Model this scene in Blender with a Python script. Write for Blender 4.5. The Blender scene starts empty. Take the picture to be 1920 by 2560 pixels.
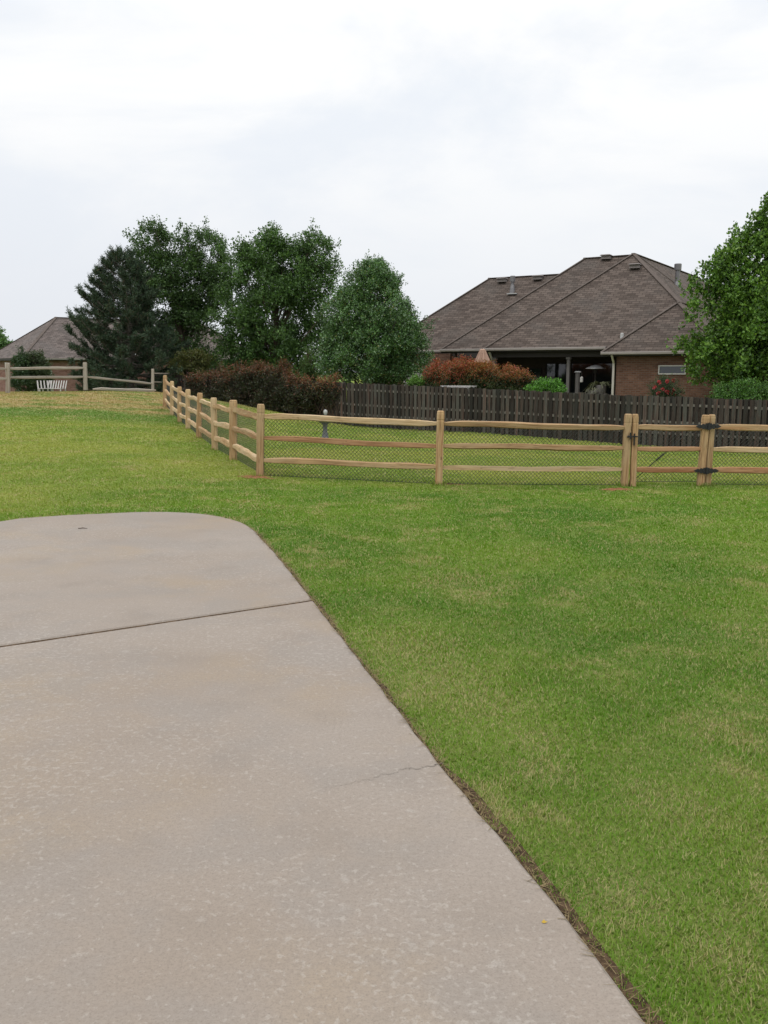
import bpy, math, random
import numpy as np
from mathutils import Vector, Matrix

random.seed(7); rng = np.random.default_rng(7)
scene = bpy.context.scene
COL = scene.collection

# ------------------------------------------------------------------ camera
F, PITCH, EYE = 2300.0, math.radians(8.77), 1.65
cam_d = bpy.data.cameras.new('camera'); cam = bpy.data.objects.new('camera', cam_d); COL.objects.link(cam)
cam.location = (0, 0, EYE); cam.rotation_euler = (math.radians(90) - PITCH, 0, 0)
cam_d.sensor_fit = 'VERTICAL'; cam_d.sensor_height = 24; cam_d.lens = 24 * F / 2560
cam_d.clip_end = 3000; cam_d.clip_start = .05
scene.camera = cam
FW = Vector((0, math.cos(PITCH), -math.sin(PITCH))); UP = Vector((0, math.sin(PITCH), math.cos(PITCH))); RT = Vector((1, 0, 0))
def ray(px, py): return FW + RT * ((px - 960) / F) + UP * ((1280 - py) / F)
def at(px, py, Y):
    d = ray(px, py); return Vector((0, 0, EYE)) + d * (Y / d.y)
def onz(px, py, z=0.0):
    d = ray(px, py); return Vector((0, 0, EYE)) + d * ((z - EYE) / d.z)

# ------------------------------------------------------------------ terrain height
def smooth(a, b, t):
    t = np.clip((t - a) / (b - a), 0, 1); return t * t * (3 - 2 * t)
POSTS = [  # rail fence posts: top px, bottom px, depth
    ((652, 1010), (650, 1191), 15.0), ((583, 1000), (583, 1151), 17.9), ((534, 994), (537, 1126), 20.6), ((500, 982), (497, 1096), 23.5),
    ((470, 973), (470, 1073), 26.4), ((449, 966.5), (449, 1057), 29.2), ((430, 952.6), (430, 1038), 31.8), ((412.7, 938), (412.7, 1018), 34.3)]
FRONT = [((1102, 1026.6), (1096.5, 1213), 14.75), ((1571, 1034.5), (1560, 1216), 14.75)]
def picket_d(px): return 39.0 / (1 + .68 * (px - 960) / F)
CP = [(0, 2, -.03), (1.2, 3, -.03), (-6, 3, -.03), (0, 6, -.03), (-4, 7, -.03), (-8, 8, -.03), (-2.2, 9.5, -.03), (-4, 10.8, -.03), (-7, 11, -.02), (-11, 11, -.02),
      (2, 4.5, -.05), (4, 4, -.07), (3, 8, -.09), (6, 8, -.13), (12, 10, -.2), (12, 15, -.3), (1, 11, -.1), (0, -4, -.03), (8, 0, -.05),
      (-1.9, 28.5, -.5), (-15.5, 38, .72), (-13.5, 40, .72), (-22, 37, .75), (-10.6, 42.5, .66), (-18, 25, .2), (-10, 20, .0), (-25, 15, .1), (-16, 32, .42),
      (-11, 48, -.2), (-22, 52, -.3), (-30, 60, -.5), (5, 50, -.35), (15, 45, -.35), (-5, 60, -.5), (20, 60, -.5), (25, 25, -.8)]
for t, b, d in POSTS + FRONT: p = at(b[0], b[1], d); CP.append((p.x, p.y, p.z))
p = at(1757, 1215, 14.75); CP.append((p.x, p.y, p.z))
for px, py in ((870, 1064), (1200, 1084), (1560, 1112), (1900, 1132)):
    p = at(px, py, picket_d(px)); CP.append((p.x, p.y, p.z))
CP = np.array(CP)
def tpsU(r2): return .5 * r2 * np.log(np.maximum(r2, 1e-9))
_n = len(CP); _K = tpsU(((CP[:, None, :2] - CP[None, :, :2]) ** 2).sum(-1)) + np.eye(_n) * .4
_P = np.c_[np.ones(_n), CP[:, :2]]; _A = np.block([[_K, _P], [_P.T, np.zeros((3, 3))]])
_W = np.linalg.solve(_A, np.r_[CP[:, 2], 0, 0, 0])
def height(x, y):
    x = np.atleast_1d(np.asarray(x, float)); y = np.atleast_1d(np.asarray(y, float)); sh = x.shape
    xf, yf = x.ravel(), y.ravel(); out = np.zeros_like(xf)
    for i in range(0, len(xf), 20000):
        s = slice(i, i + 20000)
        r2 = (xf[s, None] - CP[None, :, 0]) ** 2 + (yf[s, None] - CP[None, :, 1]) ** 2
        out[s] = tpsU(r2) @ _W[:_n] + _W[_n] + _W[_n + 1] * xf[s] + _W[_n + 2] * yf[s]
    r = np.hypot(xf, yf - 25); w = 1 - smooth(30, 75, r)
    return (np.clip(out, -1.3, 1.0) * w - .5 * (1 - w)).reshape(sh)
def H(x, y): return float(height(x, y)[0])

# ------------------------------------------------------------------ tags
def tag(o, label=None, cat=None, group=None, kind=None):
    if label: o['label'] = label
    if cat: o['category'] = cat
    if group: o['group'] = group
    if kind: o['kind'] = kind
    return o
def empty(name, loc, label, cat, group=None, rz=0):
    o = bpy.data.objects.new(name, None); COL.objects.link(o); o.location = loc; o.rotation_euler = (0, 0, rz)
    o.empty_display_size = .2
    return tag(o, label, cat, group)

# ------------------------------------------------------------------ material helpers
class NT:
    def __init__(s, name):
        s.m = bpy.data.materials.new(name); s.m.use_nodes = True; s.t = s.m.node_tree; s.t.nodes.clear()
        s.out = s.t.nodes.new('ShaderNodeOutputMaterial')
    def n(s, typ, **kw):
        nd = s.t.nodes.new(typ)
        for k, v in kw.items():
            if k.startswith('i_'):
                key = k[2:]
                key = int(key) if key.isdigit() else key.replace('_', ' ')
                s.set(nd.inputs[key], v)
            else: setattr(nd, k, v)
        return nd
    def set(s, sock, v):
        if isinstance(v, bpy.types.NodeSocket): s.t.links.new(v, sock)
        elif isinstance(v, (tuple, list)) and len(v) == 3 and sock.type == 'RGBA': sock.default_value = (*v, 1)
        else: sock.default_value = v
    def math(s, op, a, b=0.0, c=None, clamp=False):
        nd = s.n('ShaderNodeMath', operation=op); nd.use_clamp = clamp; s.set(nd.inputs[0], a); s.set(nd.inputs[1], b)
        if c is not None: s.set(nd.inputs[2], c)
        return nd.outputs[0]
    def mix(s, f, a, b, blend='MIX'):
        nd = s.n('ShaderNodeMix', data_type='RGBA', blend_type=blend)
        s.set(nd.inputs[0], f); s.set(nd.inputs[6], a); s.set(nd.inputs[7], b); return nd.outputs[2]
    def ramp(s, f, lo, hi): 
        nd = s.n('ShaderNodeMapRange', interpolation_type='SMOOTHSTEP'); s.set(nd.inputs[0], f); s.set(nd.inputs[1], lo); s.set(nd.inputs[2], hi); return nd.outputs[0]
    def noise(s, vec, scale, detail=3, rough=.55, col=False):
        nd = s.n('ShaderNodeTexNoise'); s.set(nd.inputs['Vector'], vec); nd.inputs['Scale'].default_value = scale
        nd.inputs['Detail'].default_value = detail; nd.inputs['Roughness'].default_value = rough; return nd.outputs[1 if col else 0]
    def vmul(s, vec, k):
        nd = s.n('ShaderNodeVectorMath', operation='MULTIPLY'); s.set(nd.inputs[0], vec); nd.inputs[1].default_value = k; return nd.outputs[0]
    def vadd(s, a, b):
        nd = s.n('ShaderNodeVectorMath', operation='ADD'); s.set(nd.inputs[0], a); s.set(nd.inputs[1], b); return nd.outputs[0]
    def bump(s, h, strength=.5, dist=.01):
        nd = s.n('ShaderNodeBump'); s.set(nd.inputs['Height'], h); nd.inputs['Strength'].default_value = strength; nd.inputs['Distance'].default_value = dist; return nd.outputs[0]
    def princ(s, col, rough=.8, spec=.3, metal=0, normal=None, **kw):
        nd = s.n('ShaderNodeBsdfPrincipled'); s.set(nd.inputs['Base Color'], col); s.set(nd.inputs['Roughness'], rough)
        nd.inputs['Specular IOR Level'].default_value = spec; s.set(nd.inputs['Metallic'], metal)
        if normal: s.set(nd.inputs['Normal'], normal)
        for k, v in kw.items(): s.set(nd.inputs[k.replace('_', ' ')], v)
        return nd.outputs[0]
    def done(s, sh): s.t.links.new(sh, s.out.inputs[0]); return s.m

def M_flat(name, col, rough=.7, spec=.3, metal=0, var=.12, scale=3.0):
    t = NT(name); tc = t.n('ShaderNodeTexCoord').outputs['Object']
    n = t.noise(tc, scale, 4); c = t.mix(n, tuple(v * (1 - var * 1.6) for v in col), tuple(min(1, v * (1 + var * 1.6)) for v in col))
    return t.done(t.princ(c, rough, spec, metal, t.bump(t.noise(tc, scale * 12), .15, .004)))

WORN = [(p_.x, p_.y, r_) for p_, r_ in ((onz(1015, 1610), .42), (1 and onz(1110, 1690), .38), (onz(1190, 1740), .30), (onz(1340, 1915), .16), (onz(1330, 1830), .14), (onz(1560, 2240), .16), (onz(1850, 1555), .18), (onz(1735, 1275), .35), (onz(1600, 1325), .30), (onz(630, 1252), .32), (onz(1130, 1440), .35), (onz(1700, 2000), .22), (onz(1820, 2380), .15))]
def grass_colour(t, blade):
    P = t.n('ShaderNodeNewGeometry').outputs['Position']; xyz = t.n('ShaderNodeSeparateXYZ'); t.set(xyz.inputs[0], P)
    X, Y = xyz.outputs[0], xyz.outputs[1]
    big = t.noise(P, .33, 3); med = t.noise(P, 1.7, 4, .6); fine = t.noise(P, 9, 4, .65)
    g = t.mix(t.ramp(big, .36, .64), (.074, .184, .010), (.146, .258, .018))
    g = t.mix(t.math('MULTIPLY', t.ramp(med, .42, .7), .6), g, (.205, .275, .045))
    # sun bleached field beyond the driveway and inside the neighbouring yard
    wob = t.math('MULTIPLY_ADD', med, 3.0, -1.5)
    tt = t.math('ADD', t.math('ADD', Y, t.math('MAXIMUM', t.math('MULTIPLY_ADD', X, -1.0, -1.0), 0)), wob)
    g = t.mix(t.math('MULTIPLY', t.ramp(tt, 12.5, 17), .8), g, t.mix(t.ramp(big, .35, .65), (.225, .295, .048), (.35, .355, .085)))
    # greener band before the rise, dry straw on the rise
    left = t.ramp(X, -4.5, -7.5)
    yw = t.math('ADD', Y, t.math('MULTIPLY_ADD', big, 6.0, -3.0))
    band = t.math('MULTIPLY', t.math('MULTIPLY', t.ramp(yw, 26.0, 29.5), left), .75)
    g = t.mix(band, g, (.09, .19, .035))
    sm = t.math('MULTIPLY', t.math('MULTIPLY', t.ramp(yw, 30.6, 32.4), left), t.math('MULTIPLY', t.ramp(Y, 47, 43), t.math('MULTIPLY_ADD', t.ramp(t.noise(t.vmul(P, (.6, 1.2, 1)), .8, 4, .6), .42, .54), .75, .25)))
    straw = t.mix(t.ramp(med, .35, .65), (.44, .29, .165), (.42, .31, .14))
    g = t.mix(t.math('MULTIPLY', sm, .85), g, straw)
    # thin dry patches
    pm = t.ramp(t.math('ADD', t.math('MULTIPLY', med, .75), t.math('MULTIPLY', t.noise(P, .8, 2), .45)), .62, .78)
    edge = t.math('MULTIPLY', t.ramp(t.noise(P, 1.1, 3), .5, .75), .5)
    dry = (.40, .33, .165)
    for wx, wy, wr_ in WORN:
        dd = t.n('ShaderNodeVectorMath', operation='DISTANCE'); t.set(dd.inputs[0], t.vmul(P, (1, .8, 0))); dd.inputs[1].default_value = (wx, wy * .8, 0)
        pm = t.math('MAXIMUM', pm, t.math('MULTIPLY', t.ramp(t.math('ADD', dd.outputs['Value'], t.math('MULTIPLY_ADD', med, wr_ * 2.6, -wr_ * 1.3)), wr_ * 1.25, wr_ * .2), .6))
    if blade:
        rr_ = t.math('FRACT', t.math('MULTIPLY', t.n('ShaderNodeNewGeometry').outputs['Random Per Island'], 17.37))
        g = t.mix(t.math('MULTIPLY', t.math('LESS_THAN', rr_, t.math('MULTIPLY_ADD', pm, .50, t.math('MULTIPLY_ADD', edge, .12, .05))), .9), g, dry)
    else: g = t.mix(t.math('MULTIPLY', pm, .5), g, dry)
    g = t.mix(t.math('MULTIPLY', t.ramp(fine, .5, .8), .25), g, (.22, .27, .06))
    return g, P, fine, med

def M_ground():
    t = NT('lawn_ground'); g, P, fine, med = grass_colour(t, False)
    vf = t.noise(P, 45, 5, .7)
    xyz = t.n('ShaderNodeSeparateXYZ'); t.set(xyz.inputs[0], P)
    near = t.ramp(xyz.outputs[1], 16, 5)
    soil = t.mix(t.ramp(vf, .35, .65), (.17, .14, .07), (.25, .25, .09))
    g = t.mix(t.math('MULTIPLY', near, .55), g, soil)
    g = t.mix(t.math('MULTIPLY', t.ramp(vf, .45, .8), .35), g, (.09, .15, .02))
    return t.done(t.princ(g, .95, .1, normal=t.bump(t.math('ADD', vf, fine), 1, .03)))
def M_blade():
    t = NT('grass_blade'); g, P, fine, med = grass_colour(t, True)
    r = t.n('ShaderNodeNewGeometry').outputs['Random Per Island']
    g = t.mix(t.math('MULTIPLY', t.ramp(r, .55, .0), .5), g, t.mix(.5, g, (.04, .12, .010)))
    g = t.mix(t.math('MULTIPLY', t.ramp(r, .6, .85), .25), g, (.28, .38, .07))
    g = t.mix(t.math('MULTIPLY', t.ramp(r, .86, .9), .7), g, (.38, .34, .17))
    d = t.n('ShaderNodeBsdfTranslucent'); t.set(d.inputs[0], t.mix(1, g, (1.1, 1.15, .6), 'MULTIPLY'))
    ms = t.n('ShaderNodeMixShader'); ms.inputs[0].default_value = .3
    t.t.links.new(t.princ(g, .6, .25), ms.inputs[1]); t.t.links.new(d.outputs[0], ms.inputs[2])
    return t.done(ms.outputs[0])
def M_leaf(name, rough=.5, spec=.4, trans=.25):
    t = NT(name); a = t.n('ShaderNodeAttribute', attribute_name='tint').outputs['Color']
    r = t.n('ShaderNodeNewGeometry').outputs['Random Per Island']
    c = t.mix(t.math('MULTIPLY', r, .5), a, t.mix(1, a, (.55, .6, .5), 'MULTIPLY'))
    d = t.n('ShaderNodeBsdfTranslucent'); t.set(d.inputs[0], t.mix(1, c, (1.3, 1.3, .7), 'MULTIPLY'))
    ms = t.n('ShaderNodeMixShader'); ms.inputs[0].default_value = trans
    t.t.links.new(t.princ(c, rough, spec), ms.inputs[1]); t.t.links.new(d.outputs[0], ms.inputs[2])
    return t.done(ms.outputs[0])
def M_bark(name, col):
    t = NT(name); tc = t.n('ShaderNodeTexCoord').outputs['Object']
    n = t.noise(t.vmul(tc, (14, 14, 3)), 1, 5, .65)
    return t.done(t.princ(t.mix(n, tuple(v * .5 for v in col), tuple(v * 1.5 for v in col)), .9, .15, normal=t.bump(n, .8, .02)))
def M_wood(name, c0, c1, c2, red, rough=.8, grain=55, rand=.35):
    t = NT(name); uv = t.n('ShaderNodeUVMap').outputs[0]; rnd = t.n('ShaderNodeObjectInfo').outputs['Random']
    isl = t.n('ShaderNodeNewGeometry').outputs['Random Per Island']
    off = t.n('ShaderNodeCombineXYZ'); t.set(off.inputs[2], t.math('MULTIPLY', t.math('ADD', rnd, isl), 37.0))
    v = t.vadd(uv, off.outputs[0])
    g = t.noise(t.vmul(v, (2.2, grain, 1)), 1, 5, .6); big = t.noise(t.vmul(v, (1.1, 7, 1)), 1, 3)
    c = t.mix(t.ramp(g, .3, .7), c0, c1); c = t.mix(t.math('MULTIPLY', t.ramp(big, .42, .62), .75), c, c2)
    st = t.noise(t.vmul(v, (.55, 16, 1)), 1, 3); c = t.mix(t.math('MULTIPLY', t.ramp(st, .55, .72), .7), c, red)
    k = t.math('MULTIPLY_ADD', t.math('FRACT', t.math('MULTIPLY', t.math('ADD', rnd, isl), 7.31)), rand, 1 - rand * .5)
    cc = t.n('ShaderNodeCombineXYZ'); [t.set(cc.inputs[i], k) for i in range(3)]
    c = t.mix(1, c, cc.outputs[0], 'MULTIPLY')
    dk = t.noise(t.vmul(v, (5, 90, 1)), 1, 2); c = t.mix(t.math('MULTIPLY', t.ramp(dk, .60, .70), .75), c, tuple(x * .35 for x in c0))
    kn = t.noise(t.vmul(v, (4.5, 14, 1)), 1, 2); c = t.mix(t.math('MULTIPLY', t.ramp(kn, .70, .76), .7), c, tuple(x * .3 for x in c0))
    return t.done(t.princ(c, rough, .2, normal=t.bump(g, .7, .006)))
def M_shingle(name, a, b, c3):
    t = NT(name); uv = t.n('ShaderNodeUVMap').outputs[0]
    br = t.n('ShaderNodeTexBrick', offset=.5, squash=1.0); t.set(br.inputs['Vector'], t.vadd(uv, t.vmul(t.noise(t.vmul(uv, (2, 2, 2)), 1, 2, .5, True), (.03, .03, 0))))
    br.inputs['Scale'].default_value = 1; br.inputs['Brick Width'].default_value = .33; br.inputs['Row Height'].default_value = .15
    br.inputs['Mortar Size'].default_value = .012; br.inputs['Bias'].default_value = 0
    t.set(br.inputs['Color1'], (0, 0, 0)); t.set(br.inputs['Color2'], (1, 1, 1)); t.set(br.inputs['Mortar'], (.1, .1, .1))
    n = t.noise(t.vmul(uv, (3.2, 7.5, 1)), 1, 4, .7); big = t.noise(t.vmul(uv, (.5, .5, 1)), 1, 4, .6)
    v = t.math('ADD', t.math('MULTIPLY', br.outputs[0], .5), t.math('MULTIPLY', n, .9))
    c = t.mix(t.ramp(v, .3, 1.05), a, b); c = t.mix(t.math('MULTIPLY', t.ramp(big, .45, .7), .5), c, c3)
    c = t.mix(t.math('MULTIPLY', br.outputs[1], .6), c, tuple(x * .4 for x in a))
    return t.done(t.princ(c, .95, .15, normal=t.bump(t.math('ADD', v, t.noise(uv, 60, 2)), .5, .015)))
def M_brick(name, a, b, mortar):
    t = NT(name); uv = t.n('ShaderNodeUVMap').outputs[0]
    br = t.n('ShaderNodeTexBrick'); t.set(br.inputs['Vector'], uv); br.inputs['Scale'].default_value = 1
    br.inputs['Brick Width'].default_value = .215; br.inputs['Row Height'].default_value = .075; br.inputs['Mortar Size'].default_value = .009
    t.set(br.inputs['Color1'], a); t.set(br.inputs['Color2'], b); t.set(br.inputs['Mortar'], mortar)
    n = t.noise(t.vmul(uv, (2, 6, 1)), 1, 4); c = t.mix(t.math('MULTIPLY', t.ramp(n, .45, .75), .5), br.outputs[0], tuple(x * .5 for x in a))
    return t.done(t.princ(c, .9, .2, normal=t.bump(t.math('SUBTRACT', 1, br.outputs[1]), .5, .008)))
def M_concrete():
    t = NT('concrete'); P = t.n('ShaderNodeTexCoord').outputs['Object']
    big = t.noise(P, .45, 4, .55); med = t.noise(P, 2.2, 5, .6); fin = t.noise(P, 28, 5, .7); vf = t.noise(P, 140, 3, .6)
    c = t.mix(t.ramp(big, .35, .65), (.246, .202, .163), (.268, .229, .194))
    c = t.mix(t.math('MULTIPLY', t.ramp(t.noise(P, .8, 4), .48, .66), .5), c, (.28, .215, .142))
    c = t.mix(t.math('MULTIPLY', t.ramp(t.noise(P, 1.3, 5, .65), .45, .62), .60), c, (.230, .203, .178))
    c = t.mix(t.math('MULTIPLY', t.ramp(med, .5, .72), .4), c, (.205, .172, .143))
    area = t.ramp(t.noise(P, .7, 4), .36, .62)
    gr = t.noise(P, 62, 4, .75); c = t.mix(t.math('MULTIPLY', t.ramp(gr, .44, .62), .38), c, (.185, .152, .125))
    # worn pale flecks: broken soft specks of two sizes, thicker in some areas
    wv = t.vadd(P, t.vmul(t.noise(P, 20, 2, .6, True), (.022, .022, 0)))
    f1 = t.noise(wv, 40, 3, .55); f2 = t.noise(t.vadd(wv, (3.1, 1.7, .4)), 15, 5, .7)
    c = t.mix(t.math('MULTIPLY', t.ramp(t.math('ADD', f1, t.math('MULTIPLY', area, .075)), .60, .72), .42), c, (.36, .325, .285))
    c = t.mix(t.math('MULTIPLY', t.ramp(t.math('ADD', f2, t.math('MULTIPLY', area, .06)), .60, .72), .40), c, (.34, .31, .275))
    c = t.mix(t.math('MULTIPLY', t.ramp(vf, .5, .68), .4), c, (.15, .125, .10))
    # cloudy white salt bloom on the far slab
    return t.done(t.princ(c, t.math('MULTIPLY_ADD', med, .2, .65), .25, normal=t.bump(t.math('ADD', t.math('MULTIPLY', vf, .6), fin), .35, .004)))
def M_soil(name, a, b, sc=30):
    t = NT(name); P = t.n('ShaderNodeTexCoord').outputs['Object']; n = t.noise(P, sc, 5, .7)
    return t.done(t.princ(t.mix(t.ramp(n, .3, .7), a, b), .95, .1, normal=t.bump(n, 1, .02)))
def M_glass(name, col=(.02, .025, .03)):
    t = NT(name); P = t.n('ShaderNodeTexCoord').outputs['Object']
    return t.done(t.princ(col, .04, .8, normal=t.bump(t.noise(P, .7, 2), .05, .05)))

MAT = {}
MAT['ground'] = M_ground(); MAT['blade'] = M_blade(); MAT['concrete'] = M_concrete()
MAT['soil'] = M_soil('edge_soil', (.035, .022, .013), (.13, .085, .05)); MAT['clay'] = M_soil('red_clay', (.15, .065, .032), (.30, .14, .07), 18)
MAT['thatch'] = M_soil('thatch', (.16, .12, .06), (.30, .23, .12), 60)
MAT['crack'] = M_soil('crack_dirt', (.15, .125, .10), (.22, .19, .16))
MAT['cedar'] = M_wood('cedar', (.25, .145, .070), (.46, .30, .155), (.42, .30, .17), (.29, .125, .05), rand=.25)
MAT['cedar_pale'] = M_wood('cedar_pale', (.34, .225, .115), (.58, .42, .24), (.52, .395, .25), (.36, .19, .09), rand=.2)
MAT['cedar_red'] = M_wood('cedar_red', (.22, .11, .052), (.41, .23, .12), (.37, .22, .12), (.24, .085, .036), rand=.2)
MAT['old_wood'] = M_wood('old_wood', (.23, .20, .165), (.40, .36, .30), (.32, .29, .24), (.25, .19, .13), rand=.3)
MAT['picket'] = M_wood('picket_wood', (.027, .021, .018), (.066, .052, .043), (.048, .050, .044), (.085, .042, .033), rand=1.3, grain=40)
MAT['rail_back'] = M_wood('picket_rail_lit_wood', (.10, .09, .08), (.20, .18, .16), (.16, .15, .135), (.12, .08, .06))  # pale tone stands in for light caught on the rail tops
MAT['nail'] = M_flat('weather_spot', (.15, .14, .13))
MAT['wire'] = M_flat('vinyl_wire', (.022, .028, .020), .5, .4)
MAT['iron'] = M_flat('black_iron', (.012, .012, .013), .45, .5)
MAT['shingle'] = M_shingle('shingle', (.058, .045, .038), (.128, .101, .086), (.088, .080, .073))
MAT['shingle_far'] = M_shingle('shingle_far', (.08, .066, .060), (.17, .14, .128), (.13, .12, .115))
MAT['cap'] = M_flat('ridge_cap', (.100, .080, .069), .9, .2, var=.2)
MAT['brick'] = M_brick('house_brick', (.105, .050, .034), (.17, .088, .060), (.14, .11, .09))
MAT['brick_far'] = M_brick('far_brick', (.19, .08, .06), (.27, .13, .11), (.22, .18, .16))
MAT['gutter'] = M_flat('gutter_metal', (.24, .215, .195), .5, .4)
MAT['trim'] = M_flat('grey_trim', (.13, .12, .115), .7)
MAT['trim_pale'] = M_flat('pale_trim', (.44, .41, .37), .6)
MAT['dark_trim'] = M_flat('dark_trim', (.035, .03, .028), .7)
MAT['white'] = M_flat('white_paint', (.46, .44, .42), .5)
MAT['vent'] = M_flat('roof_vent', (.17, .15, .14), .7); MAT['flue'] = M_flat('flue_metal', (.17, .165, .17), .45, .5, .4)
MAT['glass'] = M_glass('window_glass'); MAT['flash'] = M_flat('valley_flashing', (.42, .42, .41), .6)
MAT['stone'] = M_flat('cast_stone', (.13, .135, .15), .85); MAT['stone_pale'] = M_flat('pale_stone', (.40, .40, .39), .8)
MAT['canvas'] = M_flat('umbrella_canvas', (.38, .25, .19), .9, .1)
MAT['steel'] = M_flat('polished_dome', (.80, .80, .80), .35, .5, .3)
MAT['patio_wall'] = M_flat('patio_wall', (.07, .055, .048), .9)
MAT['leaf'] = M_leaf('leaf'); MAT['leaf_gloss'] = M_leaf('leaf_glossy', .35, .6, .15); MAT['needle'] = M_leaf('needle', .7, .2, .1)
MAT['petal'] = M_leaf('petal', .6, .2, .3)
MAT['bark'] = M_bark('bark', (.085, .065, .05)); MAT['bark_grey'] = M_bark('bark_grey', (.13, .115, .10)); MAT['twig'] = M_bark('twig', (.085, .058, .042))

# ------------------------------------------------------------------ mesh builder
class MB:
    def __init__(s): s.v = []; s.f = []; s.uv = []; s.mi = []; s.mat = 0
    def face(s, pts, uvs=None):
        i = len(s.v); s.v += [tuple(p) for p in pts]; s.f.append(tuple(range(i, i + len(pts))))
        s.uv += list(uvs) if uvs else [(0, 0)] * len(pts); s.mi.append(s.mat)
    def quads(s, vs, fs, uvs):
        i = len(s.v); s.v += [tuple(p) for p in vs]
        for f, u in zip(fs, uvs): s.f.append(tuple(i + k for k in f)); s.uv += list(u); s.mi.append(s.mat)
    def box(s, c, d, rz=0, taper=1.0):
        c = Vector(c); hx, hy, hz = d[0] / 2, d[1] / 2, d[2] / 2; R = Matrix.Rotation(rz, 3, 'Z'); vs = []
        for z in (-hz, hz):
            k = taper if z > 0 else 1
            for x, y in ((-hx, -hy), (hx, -hy), (hx, hy), (-hx, hy)): vs.append(c + R @ Vector((x * k, y * k, z)))
        fs = [(0, 1, 5, 4), (1, 2, 6, 5), (2, 3, 7, 6), (3, 0, 4, 7), (4, 5, 6, 7), (3, 2, 1, 0)]
        dims = [(d[0], d[2]), (d[1], d[2]), (d[0], d[2]), (d[1], d[2]), (d[0], d[1]), (d[0], d[1])]
        s.quads(vs, fs, [[(0, 0), (a, 0), (a, b), (0, b)] for a, b in dims])
    def beam(s, p0, p1, w, h, segs=1, wob=0.0, prof=None, up=(0, 0, 1), rnd=.25, sides=8, seed=None):
        """bar of rounded rectangular section w (side) x h (up) with hewn wobble; prof: t -> scale"""
        r = random.Random(seed if seed is not None else random.random()); p0, p1 = Vector(p0), Vector(p1); d = p1 - p0; L = d.length; d.normalize()
        up = Vector(up); sx = d.cross(up).normalized(); uz = sx.cross(d).normalized()
        if sides == 8:
            c = 1 - rnd; sec = [(-1, -c), (-c, -1), (c, -1), (1, -c), (1, c), (c, 1), (-c, 1), (-1, c)]
        elif sides == 4: sec = [(-1, -1), (1, -1), (1, 1), (-1, 1)]
        else: sec = [(math.cos(2 * math.pi * k / sides), math.sin(2 * math.pi * k / sides)) for k in range(sides)]
        n = len(sec); uo = r.random() * 10
        ph = [r.random() * 6.28 for _ in range(6)]; per = [0]
        for k in range(n):
            a, b = sec[k], sec[(k + 1) % n]; per.append(per[-1] + math.hypot((a[0] - b[0]) * w / 2, (a[1] - b[1]) * h / 2))
        secj = [(a + r.uniform(-1, 1) * wob * 3, b + r.uniform(-1, 1) * wob * 3) for a, b in sec] if wob else sec
        vs = []
        for i in range(segs + 1):
            t = i / segs; k = prof(t) if prof else 1; kw, kh = (k if isinstance(k, tuple) else (k, k))
            ox = wob * w * (math.sin(t * 5 + ph[0]) + .5 * math.sin(t * 13 + ph[1])) if wob else 0
            oz = wob * h * 1.6 * (math.sin(t * 4 + ph[2]) + .5 * math.sin(t * 11 + ph[3])) if wob else 0
            sc = 1 + (wob * (math.sin(t * 9 + ph[4]) + .7 * math.sin(t * 23 + ph[5])) if wob else 0)
            e = min(1, min(t, 1 - t) * 8) if wob else 1; ox *= e; oz *= e
            c0 = p0 + d * (L * t) + sx * ox + uz * oz
            for a, b in secj:
                j = 1 + (r.uniform(-1, 1) * wob * .35 if wob else 0)
                vs.append(c0 + sx * (a * w / 2 * kw * sc * j) + uz * (b * h / 2 * kh * sc * j))
        fs, us = [], []
        for i in range(segs):
            for k in range(n):
                k2 = (k + 1) % n; fs.append((i * n + k, i * n + k2, (i + 1) * n + k2, (i + 1) * n + k))
                u0, u1 = uo + L * i / segs, uo + L * (i + 1) / segs
                us.append([(u0, per[k]), (u0, per[k + 1]), (u1, per[k + 1]), (u1, per[k])])
        fs.append(tuple(reversed(range(n)))); us.append([(uo + a * w * .3, b * h * .3) for a, b in sec][::-1])
        fs.append(tuple(segs * n + k for k in range(n))); us.append([(uo + a * w * .3, b * h * .3) for a, b in sec])
        s.quads(vs, fs, us)
    def tube(s, pts, rads, sides=6):
        pts = [Vector(p) for p in pts]; vs = []; fs = []; us = []
        up = Vector((.13, .21, .97))
        for i, p in enumerate(pts):
            d = (pts[min(i + 1, len(pts) - 1)] - pts[max(i - 1, 0)]).normalized()
            a = d.cross(up if abs(d.dot(up)) < .95 else Vector((1, 0, 0))).normalized(); b = a.cross(d)
            for k in range(sides):
                an = 2 * math.pi * k / sides; vs.append(p + a * (math.cos(an) * rads[i]) + b * (math.sin(an) * rads[i]))
        for i in range(len(pts) - 1):
            for k in range(sides):
                k2 = (k + 1) % sides; fs.append((i * sides + k, i * sides + k2, (i + 1) * sides + k2, (i + 1) * sides + k)); us.append([(i, k), (i, k + 1), (i + 1, k + 1), (i + 1, k)])
        m = (len(pts) - 1) * sides; fs.append(tuple(m + k for k in range(sides))); us.append([(0, 0)] * sides)
        fs.append(tuple(reversed(range(sides)))); us.append([(0, 0)] * sides)
        s.quads(vs, fs, us)
    def lathe(s, c, prof, sides=20, sq=1.0):
        c = Vector(c); vs = []; fs = []; us = []
        for r, z in prof:
            for k in range(sides):
                a = 2 * math.pi * k / sides; vs.append(c + Vector((math.cos(a) * r, math.sin(a) * r * sq, z)))
        for i in range(len(prof) - 1):
            for k in range(sides):
                k2 = (k + 1) % sides; fs.append((i * sides + k, i * sides + k2, (i + 1) * sides + k2, (i + 1) * sides + k)); us.append([(k, i), (k + 1, i), (k + 1, i + 1), (k, i + 1)])
        fs.append(tuple(range((len(prof) - 1) * sides, len(prof) * sides))); us.append([(0, 0)] * sides)
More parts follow.
